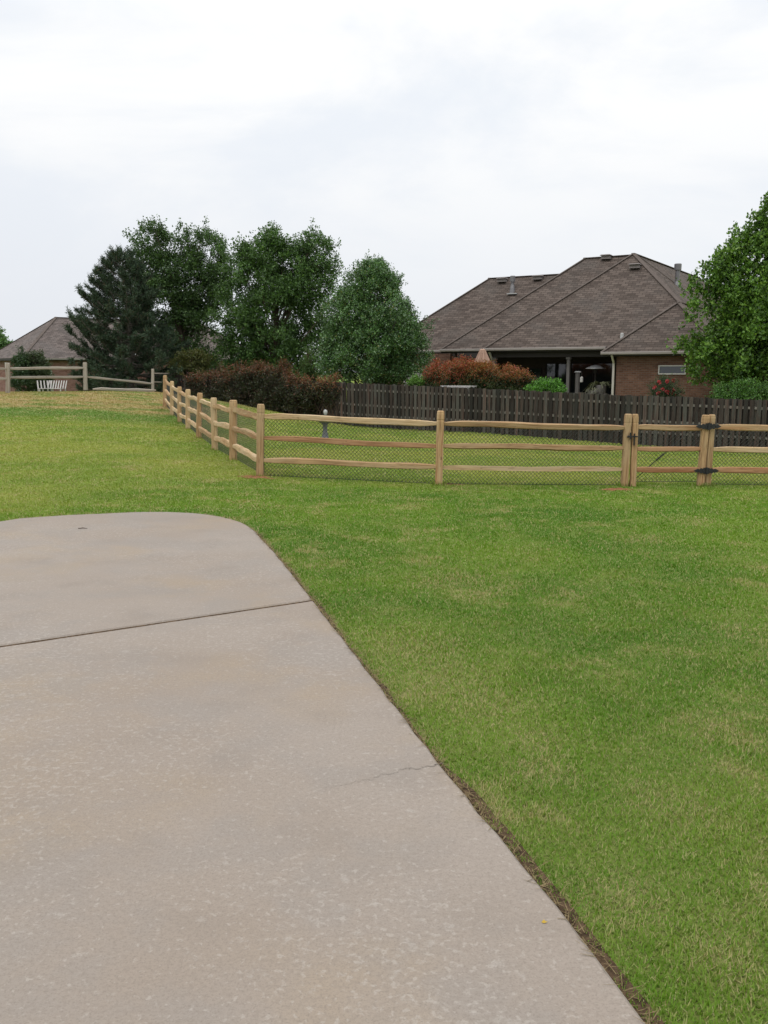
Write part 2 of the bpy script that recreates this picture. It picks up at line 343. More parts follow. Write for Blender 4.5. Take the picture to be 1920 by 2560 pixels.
        fs.append(tuple(reversed(range(sides)))); us.append([(0, 0)] * sides)
        s.quads(vs, fs, us)
    def build(s, name, mats, parent=None, smooth=False):
        me = bpy.data.meshes.new(name); me.from_pydata(s.v, [], s.f)
        if not isinstance(mats, (list, tuple)): mats = [mats]
        for m in mats: me.materials.append(m)
        me.polygons.foreach_set('material_index', s.mi)
        uvl = me.uv_layers.new(name='UVMap'); uvl.data.foreach_set('uv', np.array(s.uv, dtype=np.float32).ravel())
        if smooth: me.polygons.foreach_set('use_smooth', [True] * len(me.polygons))
        me.update(); o = bpy.data.objects.new(name, me); COL.objects.link(o)
        if parent: o.parent = parent
        return o
def np_mesh(name, V, nper, mat, tint=None, parent=None, smooth=False):
    """V (N, nper, 3): N separate polygons"""
    N = len(V); me = bpy.data.meshes.new(name); me.vertices.add(N * nper); me.vertices.foreach_set('co', V.astype(np.float32).ravel())
    me.loops.add(N * nper); me.loops.foreach_set('vertex_index', np.arange(N * nper, dtype=np.int32))
    me.polygons.add(N); me.polygons.foreach_set('loop_start', np.arange(0, N * nper, nper, dtype=np.int32))
    me.materials.append(mat)
    if tint is not None:
        ca = me.color_attributes.new('tint', 'FLOAT_COLOR', 'POINT')
        c = np.ones((N, nper, 4), np.float32); c[:, :, :3] = tint[:, None, :]; ca.data.foreach_set('color', c.ravel())
    me.update(calc_edges=True)
    o = bpy.data.objects.new(name, me); COL.objects.link(o)
    if parent: o.parent = parent
    return o
def unit(a): return a / np.maximum(np.linalg.norm(a, axis=-1, keepdims=True), 1e-9)

# ------------------------------------------------------------------ ground
def axis(lo, hi, a, b, st):
    far_l = [lo, -300, -150, -90, -60] if lo < -100 else [lo, lo * .6]
    fine = list(np.arange(a, b + 1e-6, st)); return [v for v in far_l if v < a - .5] + fine + [v for v in (b + 5, b + 12, 90, 150, 300, hi) if v > b + .5]
xs = np.array(axis(-900, 900, -36, 36, .5)); ys = np.array([-60, -20, -8] + list(np.arange(-4, 64, .5)) + [68, 76, 90, 150, 300, 900])
GX, GY = np.meshgrid(xs, ys); GZ = height(GX, GY)
nx, ny = len(xs), len(ys); idx = np.arange(nx * ny).reshape(ny, nx)
fq = np.stack([idx[:-1, :-1], idx[:-1, 1:], idx[1:, 1:], idx[1:, :-1]], -1).reshape(-1, 4)
me = bpy.data.meshes.new('ground'); me.from_pydata(np.stack([GX, GY, GZ], -1).reshape(-1, 3).tolist(), [], fq.tolist())
me.polygons.foreach_set('use_smooth', [True] * len(me.polygons)); me.materials.append(MAT['ground']); me.update()
ground = bpy.data.objects.new('ground', me); COL.objects.link(ground); tag(ground, kind='structure')

# ------------------------------------------------------------------ driveway
edge_px = [(0, 1303), (52, 1295), (174, 1287), (347, 1279.5), (420, 1279.5), (480, 1282), (520, 1286), (550, 1291), (580, 1298), (602, 1305), (620, 1314), (634, 1323), (645, 1336), (665, 1357), (689, 1383), (735, 1439), (781, 1498), (860, 1599), (950, 1714), (1093, 1898), (1240, 2078), (1388, 2256), (1500, 2402), (1620, 2560)]
E = [onz(*p) for p in edge_px]; last = (E[-1] - E[-3]).normalized(); E.append(E[-1] + last * 1.6); E.append(E[-1] + last * 2.6)
E.insert(0, E[0] + (E[0] - E[1]).normalized() * 6)
def resample(P, st):
    out = [P[0]]; 
    for a, b in zip(P[:-1], P[1:]):
        n = max(1, int((b - a).length / st)); out += [a.lerp(b, (k + 1) / n) for k in range(n)]
    return out
EDGE = resample(E, .16)
wr = random.Random(3); EDGE = [Vector((p.x + wr.uniform(-.006, .006), p.y + wr.uniform(-.004, .004), 0)) for p in EDGE]
jl, jr = onz(0, 1615), onz(783, 1499.5)
jd = (jr - jl).normalized(); jn = Vector((-jd.y, jd.x, 0))
left_far = Vector((EDGE[0].x, 0, 0)); xL = EDGE[0].x
jL = jl + jd * ((xL - jl.x) / jd.x)
side = lambda p: (p - jl).dot(jn)
gap = .021
up_e = [p for p in EDGE if side(p) > .05]; lo_e = [p for p in EDGE if side(p) < -.05]
def edge_at(c):
    for a, b in zip(EDGE[:-1], EDGE[1:]):
        sa, sb = side(a) - c, side(b) - c
        if sa * sb <= 0 and a.x > -4: return a.lerp(b, sa / (sa - sb))
def jagged(a, b, n, amp, seed):
    r = random.Random(seed); return [a.lerp(b, k / n) + jn * r.uniform(-amp, amp) for k in range(1, n)]
A1, A2 = edge_at(gap), jL + jn * gap
B1, B2 = edge_at(-gap), jL - jn * gap
polyU = up_e + [A1] + jagged(A1, A2, 60, .004, 1) + [A2]
polyL = [B2] + jagged(B2, B1, 60, .004, 2) + [B1] + lo_e + [Vector((xL, lo_e[-1].y, 0))]
dm = MB()
def slab(poly):
    n = len(poly); area = sum(poly[i].x * poly[(i + 1) % n].y - poly[(i + 1) % n].x * poly[i].y for i in range(n))
    if area < 0: poly = poly[::-1]
    ins = []
    for i in range(n):
        a, b, c = poly[i - 1], poly[i], poly[(i + 1) % n]; d1 = (b - a).normalized(); d2 = (c - b).normalized(); t = (d1 + d2).normalized()
        ins.append(b + Vector((-t.y, t.x, 0)) * .014)
    dm.face(ins)
    for i in range(n):
        j = (i + 1) % n; o1, o2 = poly[i], poly[j]
        dm.face([o1 - Vector((0, 0, .012)), o2 - Vector((0, 0, .012)), ins[j], ins[i]])
        dm.face([o1 - Vector((0, 0, .15)), o2 - Vector((0, 0, .15)), o2 - Vector((0, 0, .012)), o1 - Vector((0, 0, .012))])
slab(polyU); slab(polyL)
dm.mat = 1   # packed dirt in the joint
dm.face([A1 - Vector((0, 0, .007)), A2 - Vector((0, 0, .007)), B2 - Vector((0, 0, .007)), B1 - Vector((0, 0, .007))])
dm.mat = 2   # hairline crack
cp = [(1108, 1910), (1080, 1912), (1050, 1918), (1020, 1922), (990, 1928), (950, 1938), (915, 1950), (890, 1954), (850, 1966), (800, 1972)]
cw = [onz(*p, z=.0035) for p in cp]; cr = random.Random(5); cc = []
for a, b in zip(cw[:-1], cw[1:]):
    for k in range(5): cc.append(a.lerp(b, k / 5) + Vector((cr.uniform(-.01, .01), cr.uniform(-.014, .014), 0)))
for i in range(len(cc) - 1):
    w = .0017 * (1 - i / len(cc)) + .0004; dm.face([cc[i] + Vector((0, -w, 0)), cc[i + 1] + Vector((0, -w, 0)), cc[i + 1] + Vector((0, w, 0)), cc[i] + Vector((0, w, 0))])
drv = dm.build('driveway', [MAT['concrete'], MAT['soil'], MAT['crack']]); tag(drv, kind='structure')

# outward normals of the edge, soil strip
EN = []
for i, p in enumerate(EDGE):
    t = (EDGE[min(i + 1, len(EDGE) - 1)] - EDGE[max(i - 1, 0)]).normalized(); EN.append(Vector((t.y, -t.x, 0)) if True else 0)
if EN[len(EN) // 2].x < 0: EN = [-n for n in EN]
sm = MB(); wid = []
for i, p in enumerate(EDGE):
    d = p.y; w = (.008 + .014 * random.random() if d > 3.6 else .022 + .02 * random.random()) + (.014 if d < 3 else 0) + .010 * math.sin(i * .7); wid.append(w)
inn = [p - n * .02 for p, n in zip(EDGE, EN)]; mid = [p + n * (w * .55) for p, n, w in zip(EDGE, EN, wid)]; out = [p + n * (w + .015) for p, n, w in zip(EDGE, EN, wid)]
def zt(v, dz): return Vector((v.x, v.y, H(v.x, v.y) + dz))
inn = [Vector((v.x, v.y, -.028)) for v in inn]; mid = [zt(v, .004 + random.uniform(-.0, .008)) for v in mid]; out = [zt(v, .006) for v in out]
for i in range(len(EDGE) - 1):
    sm.face([inn[i], mid[i], mid[i + 1], inn[i + 1]]); sm.face([mid[i], out[i], out[i + 1], mid[i + 1]])
tag(sm.build('soil_strip', MAT['soil']), kind='structure')

# ------------------------------------------------------------------ grass
EP = np.array([(p.x, p.y) for p in EDGE])
def edge_dist(P):
    out = np.full(len(P), 9e9)
    for i in range(0, len(P), 20000):
        q = P[i:i + 20000]; d = ((q[:, None, :] - EP[None, :, :]) ** 2).sum(-1); out[i:i + 20000] = np.sqrt(d.min(1))
    return out
POLY = np.array([(p.x, p.y) for p in EDGE] + [(xL - 3, EDGE[-1].y), (xL - 3, EDGE[0].y)])
def inside(P, poly):
    x, y = P[:, 0], P[:, 1]; r = np.zeros(len(P), bool); n = len(poly)
    for i in range(n):
        x1, y1 = poly[i - 1]; x2, y2 = poly[i]
        c = ((y1 > y) != (y2 > y)); xi = (x2 - x1) * (y - y1) / ((y2 - y1) if y2 != y1 else 1e-9) + x1
        r ^= c & (x < xi)
    return r
NG = 3900000
u = rng.random(NG); R0 = 4.2
d = R0 * np.sqrt(np.exp(u * math.log(1 + (46 / R0) ** 2)) - 1); d = d[d > .7]
ang = rng.uniform(-1.02, 1.02, len(d)); P = np.c_[d * np.sin(ang), d * np.cos(ang)]
kx = (P[:, 0] < P[:, 1] * .44 + 3.2) & (P[:, 0] > -P[:, 1] * .44 - 2.6)
kx &= P[:, 1] < 38.6 - .65 * P[:, 0]; kx &= ~((P[:, 0] < -7) & (P[:, 1] > 44))
P = P[kx]; P = P[~inside(P, POLY)]
ed = edge_dist(P); tn = np.sin(P[:, 0] * 21 + P[:, 1] * 13) * np.sin(P[:, 1] * 17 - P[:, 0] * 5)
keep = ed > (np.where(P[:, 1] > 3.6, .020, .034) + .018 * tn + .02 * rng.random(len(P))); P = P[keep]; ed = ed[keep]
# thin the turf a little in the dry spots
d = np.hypot(P[:, 0], P[:, 1]); N = len(P)
gz = height(P[:, 0], P[:, 1])
sc = np.clip(d / 7, 1, 3.2)
hgt = rng.uniform(.011, .024, N) * (1 + .15 * (sc - 1)) * (1 + .18 * np.sin(P[:, 0] * 5.1 + 1 + np.sin(P[:, 1] * 2)) * np.sin(P[:, 1] * 4.7 + np.sin(P[:, 0] * 3)))
wdt = rng.uniform(.0016, .0030, N) * np.clip(d / 3.4, 1, 12)
az = rng.uniform(0, 2 * math.pi, N); lean = rng.uniform(.3, 1.45, N)
dirv = np.c_[np.cos(az) * np.sin(lean), np.sin(az) * np.sin(lean), np.cos(lean)]
fa = az + math.pi / 2 + rng.uniform(-.5, .5, N); sid = np.c_[np.cos(fa), np.sin(fa), np.zeros(N)]
B = np.c_[P, gz - .004]
V = np.stack([B - sid * wdt[:, None], B + sid * wdt[:, None], B + dirv * hgt[:, None] * 1.15 + sid * wdt[:, None] * .25, B + dirv * hgt[:, None] * 1.15 - sid * wdt[:, None] * .25], 1)
g = np_mesh('grass', V, 4, MAT['blade']); tag(g, 'short mown green lawn grass growing around the driveway and fences', 'grass', kind='stuff')
# dead clippings and runners lying along the cut edge
k = rng.integers(8, len(EDGE) - 6, 4200); tt = rng.random(len(k))
EA = np.array([tuple(p) for p in EDGE]); ENA = np.array([tuple(n) for n in EN]); b0 = EA[k] + (EA[k + 1] - EA[k]) * tt[:, None]
off = np.abs(rng.normal(0.02, .022, len(k))) - .010; b0 = b0 + ENA[k] * off[:, None]; b0[:, 2] = np.where(off < 0.0, .002, height(b0[:, 0], b0[:, 1]) + .012)
az = rng.uniform(0, 6.283, len(k)); ln = rng.uniform(.015, .055, len(k)); dv = np.c_[np.cos(az), np.sin(az), rng.uniform(0, .45, len(k))]; sv = np.c_[-np.sin(az), np.cos(az), np.zeros(len(k))] * rng.uniform(.0010, .0022, len(k))[:, None] * np.clip(b0[:, 1:2] / 4, 1, 3)
V = np.stack([b0 - sv, b0 + sv, b0 + dv * ln[:, None] + sv * .4, b0 + dv * ln[:, None] - sv * .4], 1)
tag(np_mesh('dead_grass', V, 4, MAT['thatch']), 'brown dead grass clippings along the cut edge of the driveway', 'dead grass', kind='stuff')

# bare red clay patches
def patch(name, px, py, d, rx, ry, label, mat='clay', hh=.012):
    c = at(px, py, d); m = MB(); n = 28; rr = random.Random(px); ring = []
    rad = [1 + rr.uniform(-.5, .3) for _ in range(n)]
    rows = []
    for lv, (s_, hz) in enumerate(((1.0, .003), (.75, .55), (.4, .9), (0.02, 1.0))):
        row = []
        for k in range(n):
            a = 2 * math.pi * k / n; x, y = c.x + math.cos(a) * rx * s_ * rad[k], c.y + math.sin(a) * ry * s_ * rad[k]
            row.append(Vector((x, y, H(x, y) + .006 + hh * hz * (1 + rr.uniform(-.3, .3)))))
        rows.append(row)
    for a, b in zip(rows[:-1], rows[1:]):
        for k in range(n): m.face([a[k], a[(k + 1) % n], b[(k + 1) % n], b[k]])
    o = m.build(name, MAT[mat]); tag(o, label, 'soil', kind='stuff')
patch('clay_soil', 640, 1190, 14.9, .30, .38, 'loose red clay soil heaped at the foot of the fence corner post')
patch('clay_soil', 1545, 1226, 14.2, .27, .22, 'scuffed red clay soil in front of the gate latch post', hh=.016)
patch('clay_soil', 1130, 1212, 14.9, .22, .12, 'small smear of red clay right of the middle fence post', hh=.010)

# small litter on the slab
m = MB(); c = onz(1361, 2306, .001); m.face([c + Vector((-.010, -.002, .002)), c + Vector((-.002, -.006, .001)), c + Vector((.010, -.004, .005)), c + Vector((.004, .001, .003)), c + Vector((-.001, .006, .006))])
tag(m.build('fallen_leaf', M_flat('yellow_leaf', (.40, .26, .03))), 'tiny yellow fallen leaf lying on the driveway concrete near the lawn edge', 'leaf')
m = MB(); c = onz(207, 1321, .006); m.tube([c + Vector((-.05, 0, 0)), c + Vector((0, .008, .004)), c + Vector((.05, -.004, 0))], [.004, .005, .002], 5)
tag(m.build('fallen_twig', MAT['twig']), 'short dark twig lying on the far slab of the driveway', 'twig')

# ------------------------------------------------------------------ rail fence
def rail_prof(t):
    e = min(t, 1 - t); return (min(1, .75 + e * 2.5), min(1, .55 + e * 4.5))
def post(parent, tp, bt, w, dp, mat, name='post', rot=None, seed=0, rag=.06, groove=True):
    m = MB(); top, bot = Vector(tp), Vector(bt); bot = bot - (top - bot).normalized() * .12
    L = (top - bot).length; r = random.Random(seed)
    def pf(t):
        if t > 1 - .012: return (.72, .72)
        if t > 1 - .03: return (.93, .93)
        if groove and 1 - .115 < t < 1 - .10: return (.93, .93)
        return (1 + .02 * math.sin(t * 9 + seed), 1 + .02 * math.sin(t * 7 + seed * 2))
    # rings placed explicitly: many segments so the rounded head and the saw groove read
    m.beam(bot, top, w, dp, segs=70, wob=.012, prof=pf, up=(0, 1, 0) if rot is None else rot, rnd=.16, seed=seed)
    o = m.build(name, MAT[mat], parent); return o
def mesh_panel(parent, b0, b1, h0, h1, off, name='wire_mesh', sp=.062, rr=.0033):
    """diamond chain link between two ground points"""
    b0, b1 = Vector(b0), Vector(b1); L = (b1 - b0).length; hgt = h1 - h0; d = (b1 - b0) / L; o = Vector(off); m = MB()
    P = lambda s_, t_: b0 + d * s_ + Vector((0, 0, h0 + t_)) + o
    c = -hgt
    while c < L:
        s0, s1 = max(0, c), min(L, c + hgt)
        if s1 - s0 > .01: m.tube([P(s0, s0 - c), P(s1, s1 - c)], [rr, rr], 3)
        s0, s1 = max(0, c), min(L, c + hgt)
        if s1 - s0 > .01: m.tube([P(s0, hgt - (s0 - c)) + o * .15, P(s1, hgt - (s1 - c)) + o * .15], [rr, rr], 3)
        c += sp
    for z in (h0, h1): m.tube([b0 + Vector((0, 0, z)) + o, b1 + Vector((0, 0, z)) + o], [rr * 1.2, rr * 1.2], 4)
    return m.build(name, MAT['wire'], parent)
tops = [at(*t, d) for t, b, d in POSTS]; bots = [at(*b, d) for t, b, d in POSTS]
fr = [(at(*t, d), at(*b, d)) for t, b, d in FRONT]
fence = empty('split_rail_fence', bots[0], 'new tan split rail fence with wire mesh, long stretch left of the gate', 'fence')
loc0 = Vector(fence.location)
def setp(o, par): o.parent = par; o.matrix_parent_inverse = Matrix.Translation(-Vector(par.location)); return o
def par_build(objs, par):
    for o in objs: o.parent = par; o.matrix_parent_inverse = Matrix.Translation(-Vector(par.location))
parts = []
mats = ['cedar', 'cedar', 'cedar_pale', 'cedar', 'cedar_pale', 'cedar', 'cedar_pale', 'cedar']
w_px = [19, 19, 15, 13.5, 11.5, 10, 9, 9]
for i, (t, b) in enumerate(zip(tops, bots)):
    w = w_px[i] * POSTS[i][2] / F * .95
    parts.append(post(None, t, b, w, .11, mats[i], seed=i + 1))
for i, (t, b) in enumerate(fr):
    parts.append(post(None, t, b, .118 if i == 0 else .108, .11, 'cedar', seed=20 + i))
HR = (1.0, .645, .285)
for i in range(7):
    for j, hz in enumerate(HR):
        mt = random.choice(['cedar_pale', 'cedar_pale', 'cedar']); a = bots[i].lerp(tops[i], hz / 1.2); b = bots[i + 1].lerp(tops[i + 1], hz / 1.2)
        # rails lap slightly past each other inside the slots
        ex = (b - a).normalized() * .03; m = MB()
        m.beam(a - ex, b + ex, .065, .105, segs=18, wob=.08, prof=rail_prof, rnd=.35, seed=100 + i * 3 + j); parts.append(m.build('rail', MAT[mt]))
    nrm = Vector((.075, 0.0, 0)); parts.append(mesh_panel(None, bots[i], bots[i + 1], .02, .98, nrm, sp=.075, rr=.0022))
spans = [((tops[0], bots[0]), fr[0]), (fr[0], fr[1])]
hz_s = [((1.0, .995), (.645, .63), (.27, .30)), ((.99, .97), (.635, .64), (.29, .285))]
mt_s = [('cedar_pale', 'cedar_red', 'cedar'), ('cedar', 'cedar', 'cedar_pale')]
for si, ((t0, b0), (t1, b1)) in enumerate(spans):
    for j in range(3):
        a = b0.lerp(t0, hz_s[si][j][0] / 1.2); b = b1.lerp(t1, hz_s[si][j][1] / 1.2); m = MB()
        m.beam(a, b, .07, .092 if not (si == 1 and j == 2) else .075, segs=26, wob=.06, prof=rail_prof, rnd=.22, seed=200 + si * 3 + j); parts.append(m.build('rail', MAT[mt_s[si][j]]))
    parts.append(mesh_panel(None, b0, b1, .015, .98, (0, .075, 0)))
par_build(parts, fence)

# gate
gl_t, gl_b = at(1588.6, 1035, 14.73), at(1581.5, 1215, 14.73)
gr_t, gr_b = at(1764.5, 1037, 14.72), at(1751, 1214, 14.72)
hp_t, hp_b = at(1780.5, 1036, 14.76), at(1768.5, 1213, 14.76)
gate = empty('farm_gate', gl_b, 'narrow three rail wooden gate with black latch, hinges and diagonal brace rod', 'gate')
gp = [post(None, gl_t, gl_b + Vector((0, 0, .06)), .088, .09, 'cedar', 'stile', seed=31), post(None, gr_t, gr_b + Vector((0, 0, .06)), .108, .09, 'cedar', 'stile', seed=32)]
for j, (h0, h1) in enumerate(((.985, .975), (.62, .625), (.275, .27))):
    m = MB(); m.beam(gl_b.lerp(gl_t, h0 / 1.2), gr_b.lerp(gr_t, h1 / 1.2), .06, .088 if j != 1 else .075, segs=14, wob=.025, prof=rail_prof, rnd=.3, seed=300 + j); gp.append(m.build('rail', MAT[('cedar', 'cedar_red', 'cedar_red')[j]]))
gp.append(mesh_panel(None, gl_b + Vector((0, 0, .03)), gr_b + Vector((0, 0, .03)), .03, .95, (0, .065, 0)))
m = MB(); a = at(1592, 1194, 14.84); b = at(1728, 1074, 14.84); m.tube([a, b], [.0075, .0075], 6)
c1, c2 = a.lerp(b, .36), a.lerp(b, .5); m.tube([c1, c2], [.013, .013], 6); gp.append(m.build('brace_rod', MAT['iron']))
def strap(cx, cy, d, L=.40):
    """ornamental strap hinge: two leaf-shaped straps and a barrel, lying on the front of the rails"""
    c = at(cx, cy, d); m = MB(); rr = MB()
    prof = [(0, .018), (.02, .048), (.045, .050), (.06, .030), (.075, .042), (.10, .040), (.115, .022), (.14, .034), (.165, .024), (.185, .012), (.205, .003)]
    def plate(sg):
        up = [(sg * x * L / .41, h) for x, h in prof]; n = len(up)
        f0 = [c + Vector((x, -.004, h)) for x, h in up] + [c + Vector((x, -.004, -h)) for x, h in reversed(up)]
        b0 = [p + Vector((0, .007, 0)) for p in f0]
        if sg > 0: m.face(f0[::-1]); m.face(b0)
        else: m.face(f0); m.face(b0[::-1])
        k = len(f0)
        for i in range(k): m.face([f0[i], f0[(i + 1) % k], b0[(i + 1) % k], b0[i]])
    plate(1); plate(-1); m.tube([c + Vector((0, -.008, -.056)), c + Vector((0, -.008, .056))], [.016, .016], 8)
    for x in (-.05, .05, -.12, .12): m.lathe(c + Vector((x, -.004, 0)), [(.011, -.010), (.011, .010)], 8)
    return m.build('hinge', MAT['iron'])
gp.append(strap(1771.5, 1066, 14.655)); gp.append(strap(1766, 1177, 14.655))
m = MB(); c = at(1581, 1091.5, 14.66)
m.box(c, (.145, .018, .022)); m.box(c + Vector((-.035, -.004, .01)), (.022, .02, .11)); m.box(c + Vector((.03, -.004, -.045)), (.02, .02, .19), taper=1.0); m.lathe(c + Vector((-.068, 0, 0)), [(.006, -.02), (.016, -.01), (.016, .01), (.006, .02)], 8)
m.tube([c + Vector((.03, -.018, .05)), c + Vector((.03, -.018, -.14))], [.008, .006], 6); m.tube([c + Vector((.05, -.01, 0)), c + Vector((.078, -.035, 0))], [.007, .009], 6)
gp.append(m.build('latch', MAT['iron']))
par_build(gp, gate)
# fence beyond the gate
f2 = empty('split_rail_fence', hp_b, 'last stretch of tan split rail fence hung on the hinge post right of the gate', 'fence')
ex_t, ex_b = at(2230, 1040, 14.8), at(2215, 1222, 14.8); q = [post(None, hp_t, hp_b, .085, .1, 'cedar', seed=41), post(None, ex_t, ex_b, .12, .11, 'cedar', seed=42)]
for j, (h0, h1) in enumerate(((.99, .97), (.61, .62), (.265, .27))):
    m = MB(); m.beam(hp_b.lerp(hp_t, h0 / 1.2), ex_b.lerp(ex_t, h1 / 1.2), .07, .095, segs=22, wob=.03, prof=rail_prof, rnd=.3, seed=320 + j); q.append(m.build('rail', MAT[('cedar', 'cedar_pale', 'cedar_red')[j]]))
q.append(mesh_panel(None, hp_b, ex_b, .015, .96, (0, .075, 0))); par_build(q, f2)

# ------------------------------------------------------------------ old fence on the rise
o1, o2, o3 = (at(19.7, 907, 38), at(19.7, 977, 38)), (at(212, 906, 40.5), at(214, 968, 40.5)), (at(382, 922, 43), at(382, 979, 43))
o0 = (at(-170, 905, 35.5), at(-170, 985, 35.5))
oldf = empty('old_rail_fence', o1[1], 'weathered grey two rail fence on the dry rise in front of the far left house', 'fence')
op = []
for i, (t, b) in enumerate((o0, o1, o2, o3)):
    op.append(post(None, t, b, (.16, .155, .16, .12)[i], .13, 'old_wood', seed=50 + i, groove=False))
def oldrail(p, q_, h=.11, seed=0):
    m = MB(); m.beam(p, q_, .08, h, segs=16, wob=.05, prof=rail_prof, rnd=.35, seed=seed); op.append(m.build('rail', MAT['old_wood']))
oldrail(at(19, 921, 38), at(212, 920, 40.5), seed=60); oldrail(at(19, 944, 38), at(212, 942, 40.5), seed=61)
oldrail(at(-170, 914, 35.5), at(19, 922, 38), seed=62); oldrail(at(-170, 945, 35.5), at(19, 947, 38), seed=63)
oldrail(at(214, 942, 40.5), at(382, 959, 43), .10, seed=64)
m = MB(); m.beam(at(382, 933, 43), at(425, 934, 46), .05, .06, segs=6, wob=.03, seed=65); op.append(m.build('rail', MAT['old_wood']))
m = MB(); m.beam(at(382, 955, 43), at(425, 955, 46), .05, .06, segs=6, wob=.03, seed=66); op.append(m.build('rail', MAT['old_wood']))
par_build(op, oldf)
a, b = at(232, 971, 40.2), at(390, 982, 41.5); a.z = H(a.x, a.y) + .10; b.z = H(b.x, b.y) + .10
m = MB(); m.beam(a, b, .09, .10, segs=16, wob=.08, prof=rail_prof, rnd=.35, seed=70)
o = m.build('fallen_rail', MAT['old_wood']); tag(o, 'loose grey fence rail lying on the dry grass below the old fence', 'rail')

# ------------------------------------------------------------------ dark picket fence
def pick_pt(s_): return Vector((s_, 39.0 - .68 * s_, 0))
TOPZ = [(420, 937), (600, 944), (870, 956), (1030, 963), (1200, 971), (1400, 979.5), (1560, 987), (1750, 993.5), (1930, 1001), (2400, 1010)]
tz = [(lambda p: (p.x, p.z))(at(px, py, picket_d(px))) for px, py in TOPZ]
def top_z(x): return float(np.interp(x, [a for a, _ in tz], [b for _, b in tz]))
ux = 1 / math.hypot(1, .68)
pf_ = empty('picket_fence', (0, 39, 0), 'dark weathered board on board privacy fence between the lawn and the houses', 'fence')
pp = []
x = -11.3; nrm = Vector((.68, 1, 0)).normalized(); dirp = Vector((1, -.68, 0)).normalized(); rz = math.atan2(-.68, 1)
r = random.Random(11)
while x < 17:
    x1 = x + 2.4 * ux; m = MB(); nb = 12
    for side_ in (0, 1):
        for k in range(nb if side_ == 0 else nb):
            s_ = (k + .5 * side_ + .25) / nb
            xx = x + (x1 - x) * s_; c = pick_pt(xx) + nrm * (.03 if side_ else -.03); zt_ = top_z(xx) + r.uniform(-.035, .015); zb = H(c.x, c.y) + .03 + r.uniform(0, .03)
            w = r.uniform(.132, .145)
            vs = []
            # dog-eared board
            hw = w / 2; outl = [(-hw, zb), (hw, zb), (hw, zt_ - .025), (hw - .02, zt_), (-hw + .02, zt_), (-hw, zt_ - .025)]
            ti = r.uniform(-.012, .012)
            f0 = [c + dirp * (a_ + ti * (z_ - zb)) - nrm * .009 + Vector((0, 0, z_)) for a_, z_ in outl]; b0 = [p_ + nrm * .018 for p_ in f0]
            uo, vo_ = r.random() * 20, r.random() * 20; uvs = [(z_ + uo, a_ + vo_) for a_, z_ in outl]
            n6 = 6; fs = [tuple(range(n6)), tuple(reversed(range(n6, 12)))] + [(i, i + n6, (i + 1) % n6 + n6, (i + 1) % n6) for i in range(n6)]
            us = [uvs, uvs[::-1]] + [[uvs[i], uvs[i], uvs[(i + 1) % n6], uvs[(i + 1) % n6]] for i in range(n6)]
            m.quads(f0 + b0, fs, us)
    for hz in (.28, .5, .84):
        a = pick_pt(x); b = pick_pt(x1); za, zb_ = H(a.x, a.y), H(b.x, b.y)
        a.z = za + (top_z(x) - za) * hz; b.z = zb_ + (top_z(x1) - zb_) * hz; m.mat = 1; m.beam(a, b, .040, .085, sides=4, seed=1); m.mat = 0
    # rails coloured paler than the boards, painting skylight on their tops in the gaps
    pp.append(m.build('board_panel', [MAT['picket'], MAT['rail_back']]))
    c = pick_pt(x) + nrm * .10; m = MB(); zt_ = top_z(x) - .05; m.beam((c.x, c.y, H(c.x, c.y) - .2), (c.x, c.y, zt_), .085, .085, sides=4, seed=2, up=(0, 1, 0)); pp.append(m.build('post', MAT['picket']))
    x = x1
par_build(pp, pf_)

# ------------------------------------------------------------------ houses
def hip(m, l, r_, f, b, ze, s, fas=.17, capm=None):
    """hip roof solid in local coordinates, uv = metres along eave / up slope"""
    W, D = r_ - l, b - f; h = min(W, D) / 2; zr = ze + h * s; cy = (f + b) / 2; cx = (l + r_) / 2; sl = math.hypot(1, s)
    if W >= D: A, B = Vector((l + h, cy, zr)), Vector((r_ - h, cy, zr))
    else: A, B = Vector((cx, f + h, zr)), Vector((cx, b - h, zr))
    c = [Vector((l, f, ze)), Vector((r_, f, ze)), Vector((r_, b, ze)), Vector((l, b, ze))]
    uf = lambda p: (p.x, (p.z - ze) * sl / s); us = lambda p: (p.y + 50, (p.z - ze) * sl / s)
    if W >= D:
        fs = [([c[0], c[1], B, A], uf), ([c[1], c[2], B], us), ([c[2], c[3], A, B], uf), ([c[3], c[0], A], us)]
    else:
        fs = [([c[0], c[1], A], uf), ([c[1], c[2], B, A], us), ([c[2], c[3], B], uf), ([c[3], c[0], A, B], us)]
    for pts, fn in fs: m.face(pts, [fn(p) for p in pts])
    m.mat = 2
    lo = [p - Vector((0, 0, fas)) for p in c]
    for i in range(4): m.face([lo[i], lo[(i + 1) % 4], c[(i + 1) % 4], c[i]])
    m.face(lo[::-1]); m.mat = 1
    pr = [(c[0], A), (c[1], A if W < D else B), (c[2], B), (c[3], A if W >= D else B), (A, B)]
    for p, q_ in pr:
        if (p - q_).length > .1: m.beam(p + Vector((0, 0, .0)), q_ + Vector((0, 0, .015)), .20, .03, sides=4, seed=1)
    m.mat = 0
    return A, B
def wall_quad(m, a, b, z0, z1, th=.2):
    """a,b local xy; box wall with metre uvs"""
    a, b = Vector((*a, 0)), Vector((*b, 0)); d = (b - a); L = d.length; c = (a + b) / 2; m.box((c.x, c.y, (z0 + z1) / 2), (L, th, z1 - z0), rz=math.atan2(d.y, d.x))

